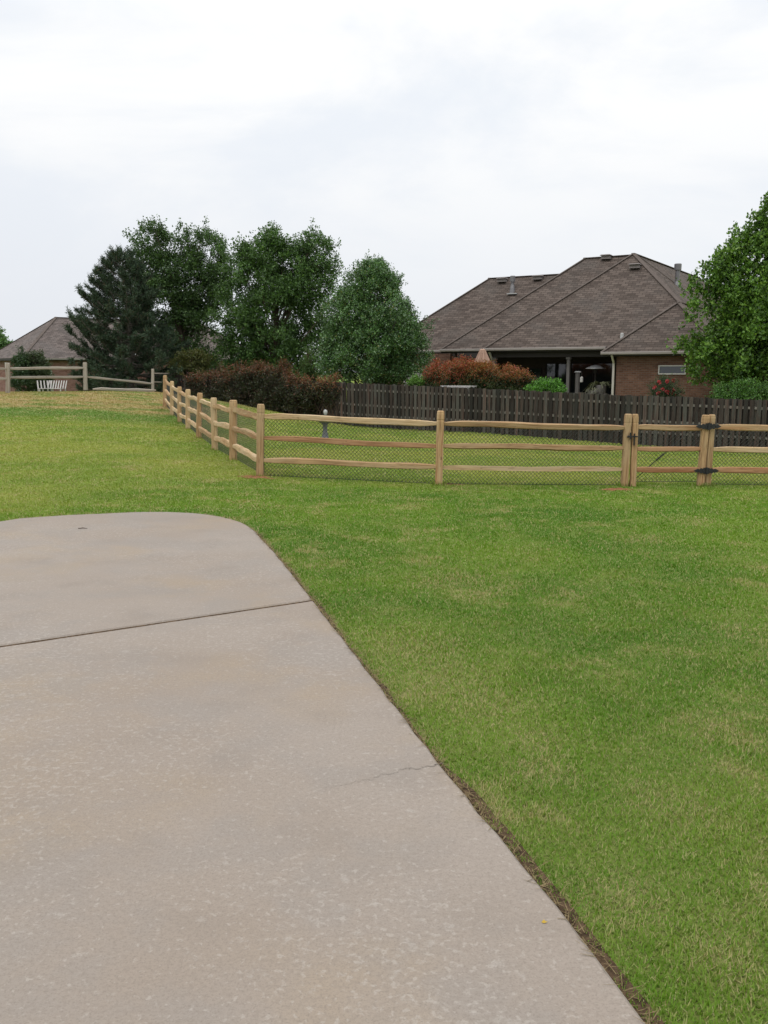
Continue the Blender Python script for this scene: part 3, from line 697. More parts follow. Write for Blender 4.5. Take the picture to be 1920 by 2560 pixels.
TH = math.radians(31); C1 = at(1210, 871, 43)
hz0 = H(C1.x + 3, C1.y + 5); ZE = C1.z
house = empty('brick_house', (C1.x, C1.y, 0), 'brick ranch house with a big brown hip roof and covered patio, behind the dark fence', 'house', rz=-TH)
def solve_h(lx, fy, px):
    lo, hi = .5, 15
    for _ in range(50):
        h = (lo + hi) / 2; w_ = W2L @ Vector((lx + h, fy + h, 0)); (lo, hi) = (h, hi) if w_.x / (w_.y * math.cos(PITCH) ** 2) * 1.0 < 0 else (lo, hi); u_ = w_.x / (w_.y * math.cos(PITCH) + (EYE - 7) * math.sin(PITCH) * -0 + (7.3 - EYE) * -math.sin(PITCH)) * F + 960
        if u_ < px: lo = h
        else: hi = h
    return h
W2L = Matrix.Translation((C1.x, C1.y, 0)) @ Matrix.Rotation(-TH, 4, 'Z')
H1 = solve_h(0, 0, 1584); w_ = W2L @ Vector((H1, H1, 0)); s = (at(1584, 634, w_.y).z - ZE) / H1
lm = -3.0
for _ in range(40): lm -= (H1 - solve_h(lm, .45, 1465)) * .5
R3 = W2L.inverted() @ at(1225, 695, 50); h3 = (R3.z - ZE) / s; l3, f3 = R3.x - h3, R3.y - h3
print('house fit', H1, s, lm, l3, f3, h3)
rm = MB()
# main wings, eaves a few mm apart so their soffits never coincide
A1_, _ = hip(rm, 0, 2 * H1, 0, 24, ZE, s)
hip(rm, lm, 2 * H1 - .05, .45, .45 + 2 * H1 - .02, ZE - .006, s)
hip(rm, l3, 6.0, f3, f3 + 2 * h3, ZE - .012, s)
XR = 2 * H1 + .3
hip(rm, 5.8, XR, -.8, 9.0, 2.40, s)
roof = rm.build('roof', [MAT['shingle'], MAT['cap'], MAT['dark_trim']], house)
def on_front(x, y, wing_f, ze): return Vector((x, y, ze + (y - wing_f) * s))
W2L = Matrix.Translation((C1.x, C1.y, 0)) @ Matrix.Rotation(-TH, 4, 'Z'); L2W = W2L; W2Li = W2L.inverted()
def px_on_plane(px, py, wing_f, ze):
    """local point where the pixel's ray meets the front roof plane of a wing"""
    o = W2Li @ Vector((0, 0, EYE)); d = W2Li.to_3x3() @ ray(px, py)
    t = (ze + (o.y - wing_f) * s - o.z) / (d.z - d.y * s); return o + d * t
for px, py, wf in ((1516, 649, .45), (1588, 672, 0), (1256, 706, f3), (1345, 700, f3)):
    p = px_on_plane(px, py, wf, ZE); m = MB(); m.box(p + Vector((0, 0, .10)), (.46, .40, .17), taper=.85); m.box(p + Vector((0, -.04, .205)), (.52, .46, .045), taper=.8); m.build('roof_vent', MAT['vent'], roof)
def flue(p, h, r0, nm='flue_pipe'):
    m = MB(); m.lathe(p, [(r0 * 2.0, -.2), (r0 * 1.5, .12), (r0, .3), (r0, h), (r0 * .9, h), (r0 * .9, h + .03), (r0 * 1.55, h + .03), (r0 * 1.6, h + .30), (r0 * 1.3, h + .33)], 14); m.build(nm, MAT['flue'], roof)
p = px_on_plane(1281, 727, f3, ZE); flue(p, .42, .085)
p = W2Li @ at(1693, 706, 45.5); flue(p - Vector((0, 0, .25)), .80, .11)
p = px_on_plane(1555, 843, 0, ZE); m = MB(); m.lathe(p, [(.09, -.05), (.07, .16), (.03, .18)], 10); m.build('plumbing_vent', MAT['stone_pale'], roof)
p = px_on_plane(1281, 736, f3, ZE); m = MB(); m.box(p + Vector((0, 0, .03)), (.5, .3, .05)); m.build('flashing', MAT['stone_pale'], roof)
# gutters
def gut(x0, x1, y, z):
    m = MB(); m.beam((x0, y - .065, z - .055), (x1, y - .065, z - .055), .12, .115, sides=8, rnd=.3, seed=3); m.build('gutter', MAT['gutter'], house)
gut(l3, lm - .06, f3, ZE - .012); gut(lm, -.06, .45, ZE - .006); gut(0, 5.74, 0, ZE); gut(5.8, XR, -.8, 2.40)
# walls
zb = -1.0
wm = MB(); zt1 = ZE - .18; zt0 = 2.40 - .18
wall_quad(wm, (6.35, -.35), (XR - .4, -.35), zb, zt0); wall_quad(wm, (6.45, -.24), (6.45, 4.0), zb, zt0); wall_quad(wm, (XR - .5, -.24), (XR - .5, 22), zb, zt0)
wall_quad(wm, (-7.6, 1.8), (-2.6, 1.8), zb, zt1); wall_quad(wm, (-7.5, 1.91), (-7.5, 11.5), zb, zt1)
wall_quad(wm, (-7.39, 11.4), (6.0, 11.4), zb, zt1)
wm.build('wall', MAT['brick'], house)
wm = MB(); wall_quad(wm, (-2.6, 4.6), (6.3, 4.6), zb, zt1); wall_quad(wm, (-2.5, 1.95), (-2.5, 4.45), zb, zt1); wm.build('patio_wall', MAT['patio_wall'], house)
m = MB(); m.box((1.9, 2.2, -.62), (8.4, 5.0, .3)); m.build('patio_slab', MAT['trim'], house)
# patio beam and posts
m = MB(); m.box((2.4, .42, ZE - .30), (7.9, .14, .22)); m.build('patio_beam', MAT['dark_trim'], house)
def local_at(px, ly):
    """local x where the pixel column meets the local line y = ly"""
    o = W2Li @ Vector((0, 0, EYE)); d = W2Li.to_3x3() @ ray(px, 925); t = (ly - o.y) / d.y; return (o + d * t).x
for px, w, mt in ((1421, .13, 'trim'), (1236, .16, 'trim')):
    xx = local_at(px, .42); m = MB(); m.box((xx, .42, (zb + ZE - .42) / 2), (w, w, ZE - .42 - zb)); m.box((xx, .42, ZE - .47), (w + .07, w + .07, .09)); m.build('patio_post', MAT[mt], house)
# corner downspout on the brick wing
xx = local_at(1534, -.5); m = MB(); m.box((xx, -.51, (zb + 1.95) / 2), (.09, .08, 1.95 - zb)); m.beam((xx, -.51, 1.93), (xx, -.83, 2.28), .08, .07, sides=4, seed=1); m.build('downspout', MAT['trim_pale'], house)
xx = local_at(1228, .3); m = MB(); m.beam((xx, .36, ZE - .5), (xx, .03, ZE - .13), .08, .07, sides=4, seed=1); m.build('downspout', MAT['trim_pale'], house)
# patio windows and door
def window(x0, x1, z0, z1, y, fm, pane='glass', bars=0, ny=-1, blinds=False, fw=.05):
    m = MB(); cx = (x0 + x1) / 2; w = x1 - x0; h = z1 - z0
    for c, dd in (((cx, y, z0 - fw / 2), (w + 2 * fw, .07, fw)), ((cx, y, z1 + fw / 2), (w + 2 * fw, .07, fw)), ((x0 - fw / 2, y, (z0 + z1) / 2), (fw, .07, h)), ((x1 + fw / 2, y, (z0 + z1) / 2), (fw, .07, h))): m.box(c, dd)
    for k in range(bars): m.box((x0 + w * (k + 1) / (bars + 1), y, (z0 + z1) / 2), (.04, .05, h))
    wn = m.build('window', MAT[fm], house); m = MB(); m.box((cx, y + .015, (z0 + z1) / 2), (w, .02, h)); m.build('pane', MAT[pane], wn)
    if blinds:
        m = MB(); k = z0 + .04
        while k < z1 - .02: m.box((cx, y - .012, k), (w - .03, .012, .032)); k += .06
        m.build('blinds', MAT['white'], wn)
    return wn
yw = 4.6 - .11
window(local_at(1367, yw), local_at(1418, yw), .1, 1.95, yw - .01, 'dark_trim'); window(local_at(1429, yw), local_at(1482, yw), .1, 1.95, yw - .01, 'dark_trim')
window(local_at(1490, yw), local_at(1530, yw), -.4, 1.95, yw - .01, 'dark_trim'); window(local_at(1300, yw), local_at(1352, yw), -.4, 1.7, yw - .01, 'dark_trim', bars=1)
yf = -.35 - .11
window(local_at(1649, yf), local_at(1712, yf), 1.52, 1.80, yf, 'white')
yg = 1.8 - .11
window(local_at(1012, yg), local_at(1052, yg), .85, 1.55, yg, 'white', blinds=True)
# ceiling fan under the patio roof
cf = W2L @ Vector((local_at(1424, 2.6), 2.6, ZE - .18))
fan = empty('ceiling_fan', cf, 'dark ceiling fan hanging under the patio roof', 'fan')
m = MB(); m.lathe((0, 0, 0), [(.07, 0), (.07, -.04), (.02, -.05), (.02, -.22), (.12, -.25), (.13, -.36), (.05, -.40)], 12); m.build('motor', MAT['dark_trim'], fan)
for k in range(5):
    a = k * 2 * math.pi / 5 + .2; m = MB(); d_ = Vector((math.cos(a), math.sin(a), 0)); m.beam(d_ * .12 + Vector((0, 0, -.30)), d_ * .68 + Vector((0, 0, -.32)), .14, .02, segs=3, sides=4, seed=k); m.build('blade', MAT['dark_trim'], fan)

# closed patio umbrella
ub = at(1206, 905, 42.0)
umb = empty('patio_umbrella', (ub.x, ub.y, H(ub.x, ub.y)), 'closed tan patio umbrella standing up behind the red tipped bush', 'umbrella')
zt_ = at(1206, 872, 42).z - umb.location.z; zb_ = at(1206, 906, 42).z - umb.location.z
m = MB(); n = 32; rows = []
for z_, r_ in ((zt_, .05), (zt_ - .05, .14), (zt_ - .25, .19), (zb_ + .15, .27), (zb_, .34)):
    rows.append([Vector((math.cos(k * 2 * math.pi / n) * r_ * (1 + .18 * (-1) ** (k // 2) * (zt_ - z_ > .1)), math.sin(k * 2 * math.pi / n) * r_ * .8 * (1 + .18 * (-1) ** (k // 2) * (zt_ - z_ > .1)), z_ - (.04 if (k // 2) % 2 and z_ == zb_ else 0))) for k in range(n)])
for a, b in zip(rows[:-1], rows[1:]):
    for k in range(n): m.face([a[k], b[k], b[(k + 1) % n], a[(k + 1) % n]])
m.face(rows[0]); m.build('canopy', MAT['canvas'], umb)
m = MB(); m.tube([(0, 0, 0), (0, 0, zt_ + .06)], [.022, .022], 8); m.build('pole', MAT['trim'], umb)

# patio heater with a polished dome, second lamp dome
hb = at(1489, 919, 41.5); ph = empty('patio_heater', (hb.x, hb.y, H(hb.x, hb.y)), 'mushroom patio heater with a shiny pale dome standing by the patio', 'heater'); z_ = hb.z - ph.location.z
m = MB(); m.lathe((0, 0, z_), [(.46, -.05), (.45, -.03), (.28, .04), (.20, .09), (.05, .12)], 24); m.build('dome', MAT['steel'], ph, True)
m = MB(); m.lathe((0, 0, 0), [(.22, 0), (.22, .6), (.05, .65), (.03, .7), (.03, z_ - .25), (.09, z_ - .24), (.09, z_ - .03)], 14); m.build('stand', MAT['dark_trim'], ph)
lb = at(1454, 949, 41); ll = empty('garden_lantern', (lb.x, lb.y, H(lb.x, lb.y)), 'small white lantern hanging from a thin hook pole by the patio post', 'lantern'); z_ = lb.z - ll.location.z
m = MB(); m.lathe((0, 0, z_ - .12), [(.05, 0), (.07, .02), (.07, .20), (.03, .26)], 10); m.build('lamp_body', MAT['white'], ll)
m = MB(); m.tube([(-.12, 0, 0), (-.12, 0, z_ + .25), (-.05, 0, z_ + .32), (0, 0, z_ + .26), (0, 0, z_ + .13)], [.012] * 5, 6); m.build('hook_pole', MAT['dark_trim'], ll)
gb = at(1444, 931, 41.3); gp_ = empty('garden_pedestal', (gb.x, gb.y, H(gb.x, gb.y)), 'grey square pedestal with a flat cap between patio post and heater', 'pedestal'); z_ = gb.z - gp_.location.z
m = MB(); m.box((0, 0, z_ / 2), (.17, .17, z_)); m.build('shaft', MAT['trim'], gp_); m = MB(); m.box((0, 0, z_ + .03), (.27, .27, .05), taper=.7); m.build('cap', MAT['stone_pale'], gp_)
# hanging basket near the wing
# white slatted garden table below the red bushes
tb = at(1146, 965, 38.4); gt = empty('garden_table', (tb.x, tb.y, H(tb.x, tb.y)), 'white lattice garden table just showing above the dark fence', 'table', rz=rz); z_ = tb.z - gt.location.z
m = MB()
for k in range(9): m.box((-.64 + k * .16, 0, z_), (.10, .6, .03))
m.box((0, -.28, z_ - .035), (1.38, .03, .035)); m.box((0, .28, z_ - .035), (1.38, .03, .035)); m.build('tabletop', MAT['white'], gt)
for sx in (-.6, .6):
    for sy in (-.25, .25): m = MB(); m.box((sx, sy, z_ / 2 - .03), (.04, .04, z_ - .06)); m.build('leg', MAT['white'], gt)

# bird bath with ornament
bb = at(813, 1096, 28.6); bb.z = H(bb.x, bb.y) - .01
bath = empty('bird_bath', bb, 'dark stone bird bath with a pale ornament, on the lawn behind the mesh', 'bird bath'); Z = at(813, 1024, 28.6).z - bb.z
m = MB(); m.lathe((0, 0, 0), [(.15, 0), (.15, .04), (.12, .06), (.10, .14), (.068, .30), (.065, .42), (.085, .50), (.13, .54)], 16); m.build('pedestal', MAT['stone'], bath, True)
m = MB(); m.lathe((0, 0, .54), [(.12, 0), (.20, .03), (.26, .08), (.27, .11), (.24, .11), (.10, .06)], 20); m.build('bowl', MAT['stone'], bath, True)
m = MB(); zz = Z - .635
m.lathe((0, 0, .60), [(.09, 0), (.11, .02), (.10, .08), (.06, .10)], 10); m.lathe((-.04, -.02, .68), [(.05, 0), (.065, .03), (.03, .07)], 8); m.lathe((.05, 0, .67), [(.04, 0), (.05, .03), (.02, .06)], 8)
m.lathe((.015, 0, Z - .11), [(.03, -.06), (.05, -.02), (.062, .03), (.055, .075), (.02, .11)], 10); m.build('ornament', MAT['stone_pale'], bath, True)

# far left house
C2 = at(140, 793, 70)
TH2 = math.radians(40); ze2 = at(140, 895, 66).z
fl = empty('brick_house', (C2.x, C2.y, 0), 'far brick house with a grey brown hip roof beyond the old rail fence at left', 'house', rz=TH2)
rise = C2.z - ze2; hd = rise / .75
rm = MB(); hip(rm, -hd, 16, -hd, hd, ze2, .75); hip(rm, 4.1, 12, -hd - 3.2, 2, ze2 - .006, .75)
fr_ = rm.build('roof', [MAT['shingle_far'], MAT['cap'], MAT['dark_trim']], fl)
vl0 = Vector((4.1, -hd, ze2)); vl1 = Vector((8.05, -hd + 3.95, ze2 + 3.95 * .75)); m = MB(); m.beam(vl0 + Vector((0, 0, .03)), vl1 + Vector((0, 0, .03)), .3, .05, sides=4, seed=1); m.build('valley_flashing', MAT['flash'], fr_)
m = MB(); wall_quad(m, (-hd + .4, -hd + .5), (4.4, -hd + .5), -1.5, ze2 - .18); wall_quad(m, (-hd + .5, -hd + .61), (-hd + .5, hd - .4), -1.5, ze2 - .18); wall_quad(m, (4.5, -hd - 2.7), (11.5, -hd - 2.7), -1.5, ze2 - .18); wall_quad(m, (4.5, -hd - 2.59), (4.5, -hd + .6), -1.5, ze2 - .18)
m.build('wall', MAT['brick_far'], fl)
house_sv = house; house = fl
for x0, x1, z0, z1, y_ in ((-3.2, -2.0, .1, 1.6, -hd + .36), (1.6, 3.0, -.2, 1.7, -hd + .36), (6.0, 7.2, .1, 1.6, -hd - 2.84)): window(x0, x1, z0, z1, y_, 'white', bars=1, fw=.08)
house = house_sv
m = MB(); m.beam((-hd, -hd - .06, ze2 - .06), (4.04, -hd - .06, ze2 - .06), .12, .11, sides=4, seed=1); m.build('gutter', MAT['gutter'], fl)
# end-face wall windows of the far house are hidden by shrubs; pale porch posts
for yy in (-hd + 1.2, -hd + 3.6):
    m = MB(); m.box((-hd + .1, yy, .4), (.16, .16, 3.6)); m.build('porch_post', MAT['trim_pale'], fl)
# tiny far roof seen in the gap
C3 = at(530, 889, 88); sh = empty('small_house', (C3.x, C3.y, 0), 'small distant house with a tan roof in the gap between the dark trees', 'house', rz=.35)
zr = C3.z; m = MB(); hip(m, -4.5, 4.5, -2.6, 2.6, zr - 1.05, .4); m.build('roof', [MAT['shingle_far'], MAT['cap'], MAT['dark_trim']], sh)
m = MB(); m.box((0, 0, (zr - 1.25 - 1) / 2 - .5), (8.4, 4.6, zr - 1.25 + 2)); m.build('wall', MAT['brick_far'], sh)
# white slatted loungers on the far side of the rise
for i, (px, py, rzz, lab) in enumerate(((112, 966, .5, 'pinkish white slatted garden chair behind the rise, the left one of two'), (141, 966, -.2, 'wide white slatted garden chair behind the rise, the right one of two'))):
    c = at(px, py, 46); ch = empty('garden_chair', (c.x, c.y, at(px, 975, 46).z - .25), lab, 'chair', 'white garden chairs beyond the old fence', rz=rzz)
    w = .62 if i == 0 else .95; ztop = at(px, 951.5, 46).z - ch.location.z
    m = MB(); nsl = 5 if i == 0 else 8
    for k in range(nsl): m.beam(Vector((-w / 2 + w * k / (nsl - 1), 0, .3)), Vector((-w / 2 + w * k / (nsl - 1), .18, ztop)), .06, .018, sides=4, seed=1, up=(0, 1, 0))
    m.build('backrest', MAT['white'], ch)
    m = MB()
    for k in range(5): m.box((0, -.08 - k * .09, .33), (w, .06, .02))
    m.build('seat', MAT['white'], ch)
    for sx in (-1, 1):
        for y_ in (-.42, .02): m = MB(); m.box((sx * w / 2, y_, .16), (.05, .06, .33)); m.build('leg', MAT['white'], ch)

# ------------------------------------------------------------------ trees and shrubs
def tint_arr(n, cols, wts=None, jit=.18):
    cols = np.array(cols); k = rng.choice(len(cols), n, p=wts); c = cols[k] * (1 + rng.normal(0, jit, (n, 1))); return np.clip(c, .003, .9)
def leaves_on(P, D, L, n, size, spread=.7, wid=.5, droop=0.0, jitter=.04):
    """P,D,L shoots -> leaf quads. returns V (M*n,4,3), shoot index"""
    M = len(P); t = rng.random((M, n)) ** .8; base = P[:, None, :] + D[:, None, :] * (L[:, None] * t)[..., None] + rng.normal(0, jitter, (M, n, 3))
    d = unit(D[:, None, :] * .6 + rng.normal(0, spread, (M, n, 3)) + np.array([0, 0, -droop])); a = unit(np.cross(d, rng.normal(0, 1, (M, n, 3))))
    sz = size * rng.uniform(.6, 1.25, (M, n, 1)); w = sz * wid * .5
    nrm = np.cross(d, a); V = np.stack([base, base + d * sz * .45 + a * w + nrm * w * .25, base + d * sz, base + d * sz * .5 - a * w + nrm * w * .25], 2)
    return V.reshape(-1, 4, 3), np.repeat(np.arange(M), n)
def crown(lobes, n_cl, cl_r, shoots, lpn, size, upb=.35, L=(.25, .5), flat=.75, spread=.7, wid=.55, droop=0, shell=.55, tops=None):
    """lobes rows: cx cy cz rx ry rz weight. clusters of leafy shoots spread through the lobes, denser at the skin"""
    lb = np.array(lobes, float); vol = lb[:, 3] * lb[:, 4] * lb[:, 5] * lb[:, 6]; pr = vol ** .75; pr /= pr.sum()
    k = rng.choice(len(lb), n_cl, p=pr); u = unit(rng.normal(0, 1, (n_cl, 3))); r = shell + (1 - shell) * rng.random(n_cl) ** .6; r *= 1 + .10 * rng.normal(0, 1, n_cl)
    C = lb[k, :3] + u * lb[k, 3:6] * r[:, None]; cen = lb[:, :3].mean(0)
    rad = cl_r * rng.uniform(.6, 1.4, n_cl)
    kk = np.repeat(np.arange(n_cl), shoots); M = len(kk)
    v = unit(rng.normal(0, 1, (M, 3))); outw = unit(u[kk] + .001); v = unit(v + outw * .35)
    P = C[kk] + v * rad[kk][:, None] * rng.uniform(.1, .8, (M, 1)) * np.array([1, 1, flat])
    D = unit(v * .8 + outw * .5 + np.array([0, 0, upb]) + rng.normal(0, .3, (M, 3))); Ls = rng.uniform(L[0], L[1], M)
    if tops is not None and len(tops):
        tp = np.array(tops, float); tk = np.repeat(np.arange(len(tp)), 30); fz = rng.random(len(tk)); q = tp[tk, :3] + rng.normal(0, 1, (len(tk), 3)) * (.06 + .22 * fz[:, None]) * np.array([1, 1, .6]); q[:, 2] += -fz * tp[tk, 3] * 1.25 - .15
        P = np.r_[P, q]; D = np.r_[D, unit(np.array([0, 0, 1.3]) + rng.normal(0, .35, (len(tk), 3)))]; Ls = np.r_[Ls, rng.uniform(L[0], L[1], len(tk))]; kk = np.r_[kk, rng.integers(0, n_cl, len(tk))]
    V, si = leaves_on(P, D, Ls, lpn, size, spread, wid, droop)
    return V, kk[si], C, P, D, Ls
def limb_tubes(m, base, C, H0, r0, n_l, fork=.35, wig=.12, trunk_top=None):
    """trunk and limbs reaching clusters"""
    base = Vector(base); tt = trunk_top if trunk_top is not None else Vector((C[:, 0].mean(), C[:, 1].mean(), np.percentile(C[:, 2], 80)))
    tt = Vector(tt); N = 9; tr = []
    for i in range(N + 1):
        t = i / N; p = base.lerp(tt, t); p += Vector((math.sin(t * 5) * wig, math.cos(t * 4) * wig - wig, 0)) * (t > 0); tr.append(p)
    m.tube(tr, [r0 * (1.25 if i == 0 else 1) * (1 - .82 * i / N) for i in range(N + 1)], 10)
    sel = rng.choice(len(C), min(n_l, len(C)), replace=False)
    for j in sel:
        c = Vector(C[j]); t0 = min(.9, max(fork, (c.z - base.z) / max(.1, tt.z - base.z) - .35 - .2 * random.random())); i = t0 * N; a = tr[int(i)].lerp(tr[min(N, int(i) + 1)], i - int(i))
        mid = a.lerp(c, .5) + Vector((random.uniform(-.2, .2), random.uniform(-.2, .2), random.uniform(-.05, .3))); rb = r0 * .34 * (1 - t0 * .6)
        m.tube([a, a.lerp(mid, .5) + Vector((0, 0, .05)), mid, mid.lerp(c, .55), c], [rb, rb * .8, rb * .6, rb * .4, rb * .18], 5)
def plant(name, label, cat, base_px, depth, lob, cols, n_cl, cl_r, shoots, lpn, size, trunk_r=.12, bark='bark', leafm='leaf', group=None, fork=.3, n_l=40, tops=None, tint_fn=None, parts=('crown', 'trunk'), ysc=1.0, wts=None, zbase=None, ttop=None, **kw):
    """lob: (px, py, rx_px, ry_px[, dy metres[, ry_depth]]) at this depth -> real metres round the plant's own foot"""
    b = at(base_px, 1000, depth); b.z = H(b.x, b.y) if zbase is None else zbase; k = depth / F; L = []
    for l in lob:
        c = at(l[0], l[1], depth) - b; rx, rz_ = l[2] * k, l[3] * k; dy = l[4] if len(l) > 4 else 0; ryd = l[5] if len(l) > 5 else max(rx, rz_ * .6) * ysc * .9
        L.append((c.x, dy, c.z, rx, ryd, rz_, 1))
    tp = None
    if tops: 
        tp = []
        for t in tops: c = at(t[0], t[1], depth) - b; tp.append((c.x, random.uniform(-.4, .4), c.z, t[2] * k))
    root = empty(name, b, label, cat, group)
    V, ci, C, P, D, Ls = crown(L, n_cl, cl_r, shoots, lpn, size, tops=tp, **kw)
    tn = tint_arr(len(V), cols, wts); cj = (1 + rng.normal(0, .13, n_cl))[ci]; tn = tn * cj[:, None]
    if tint_fn: tn = tint_fn(V[:, 0, :], tn, C)
    # nothing below the soil
    keep = V[:, :, 2].min(1) > -.02 if zbase is None else np.ones(len(V), bool)
    np_mesh(parts[0], V[keep], 4, MAT[leafm], np.clip(tn[keep], .003, .9), root)
    m = MB(); limb_tubes(m, (0, 0, -.1), C, 0, trunk_r, n_l, fork, trunk_top=ttop)
    # fine twigs carrying a share of the shoots
    sel = rng.choice(len(P), min(len(P), 500), replace=False)
    for j in sel:
        a = Vector(P[j]); e = a + Vector(D[j]) * float(Ls[j]) * .8; s_ = a - Vector(D[j]) * float(Ls[j]) * .5; m.tube([s_, a, e], [.012, .008, .004], 3)
    m.build(parts[1], MAT[bark], root)
    return root

G_DEEP = [(.062, .120, .036), (.092, .165, .046), (.042, .084, .028)]
# middle loose tree
plant('shade_tree', 'tall loose dark green tree with upright feathery tops behind the pine', 'tree', 455, 51,
      [(385, 640, 48, 75), (365, 700, 40, 80), (440, 700, 45, 60), (520, 660, 40, 75), (500, 720, 60, 80), (410, 780, 85, 90), (480, 830, 75, 90), (540, 700, 22, 60), (455, 620, 28, 40)],
      G_DEEP, 300, .46, 26, 9, .125, .2, upb=.8, L=(.3, .6), shell=.4, n_l=50,
      tops=[(352, 562, 60), (378, 556, 80), (398, 555, 90), (408, 590, 60), (442, 562, 90), (458, 556, 90), (470, 590, 60), (515, 552, 120), (523, 575, 100), (540, 600, 60), (340, 610, 50), (552, 640, 60)])
# big spreading tree
plant('shade_tree', 'largest broad dark green shade tree with ragged top in the middle of the tree group', 'tree', 690, 48,
      [(700, 700, 110, 80), (640, 690, 70, 70), (760, 660, 70, 60), (798, 655, 48, 42), (600, 740, 48, 90), (745, 725, 85, 55), (690, 800, 130, 90), (620, 850, 70, 80), (720, 880, 105, 60), (660, 640, 60, 45), (785, 620, 38, 35), (790, 790, 40, 60), (590, 670, 30, 40), (700, 935, 125, 35), (610, 935, 50, 30)],
      [(.064, .135, .032), (.100, .188, .042), (.042, .088, .025), (.080, .155, .044)], 430, .46, 26, 9, .125, .26, upb=.45, L=(.3, .55), shell=.4, n_l=60, fork=.2,
      tops=[(594, 592, 110), (602, 612, 80), (660, 586, 80), (672, 600, 60), (645, 615, 50), (778, 558, 100), (784, 575, 90), (770, 590, 70), (716, 600, 40), (735, 605, 40), (822, 620, 40), (560, 610, 20), (840, 650, 20), (690, 610, 40)])
# ornamental pear
plant('pear_tree', 'rounded egg shaped glossy green tree standing just behind the dark fence, left of the house', 'tree', 935, 42,
      [(932, 880, 118, 62), (932, 820, 108, 70), (930, 760, 88, 60), (930, 715, 62, 45), (935, 690, 38, 26), (850, 900, 42, 50), (1010, 880, 44, 60), (930, 930, 95, 26), (1030, 850, 26, 40), (838, 850, 22, 40)],
      [(.085, .175, .052), (.120, .230, .072), (.056, .120, .042), (.19, .20, .05)], 500, .38, 26, 10, .088, .13, upb=.5, L=(.2, .42), shell=.6, n_l=50, fork=.15, leafm='leaf_gloss', wts=[.45, .27, .25, .03],
      tops=[(922, 672, 40), (936, 666, 50), (950, 668, 40), (1014, 750, 30), (1045, 815, 30), (905, 690, 30), (975, 690, 30), (880, 750, 30)], wid=.62)
# right hand maple
plant('maple_tree', 'big bright green maple at the right edge in front of the house', 'tree', 1975, 34.5,
      [(1984, 860, 200, 85), (1824, 880, 95, 70), (1879, 795, 110, 70), (1836, 742, 48, 55), (1924, 710, 120, 80), (1884, 650, 70, 55), (1954, 620, 90, 75), (2014, 560, 80, 70), (2064, 700, 160, 150), (2024, 500, 60, 70), (1784, 900, 50, 45), (1924, 930, 150, 40), (1959, 560, 30, 45)],
      [(.095, .190, .028), (.135, .255, .040), (.060, .125, .026), (.19, .30, .055)], 450, .37, 26, 9, .125, .22, upb=.35, L=(.2, .42), shell=.5, n_l=70, fork=.2, wts=[.4, .25, .25, .1],
      tops=[(1797, 628, 40), (1803, 640, 40), (1850, 560, 60), (1868, 568, 50), (1912, 495, 50), (1918, 510, 70), (1768, 660, 30), (1745, 690, 40), (1825, 640, 30), (1885, 575, 40), (1730, 760, 30), (1716, 850, 25), (1780, 668, 50), (1838, 600, 50), (1893, 530, 50), (1760, 720, 40)], wid=.75, ysc=.85)
# distant leafy tree at the left edge
plant('shade_tree', 'small pale green tree top behind the far house at the left edge', 'tree', 5, 92, [(2, 862, 22, 22), (-20, 870, 30, 25), (12, 880, 22, 18)], [(.09, .17, .06), (.12, .21, .08)], 60, .6, 18, 8, .25, .2, L=(.3, .6), n_l=10)

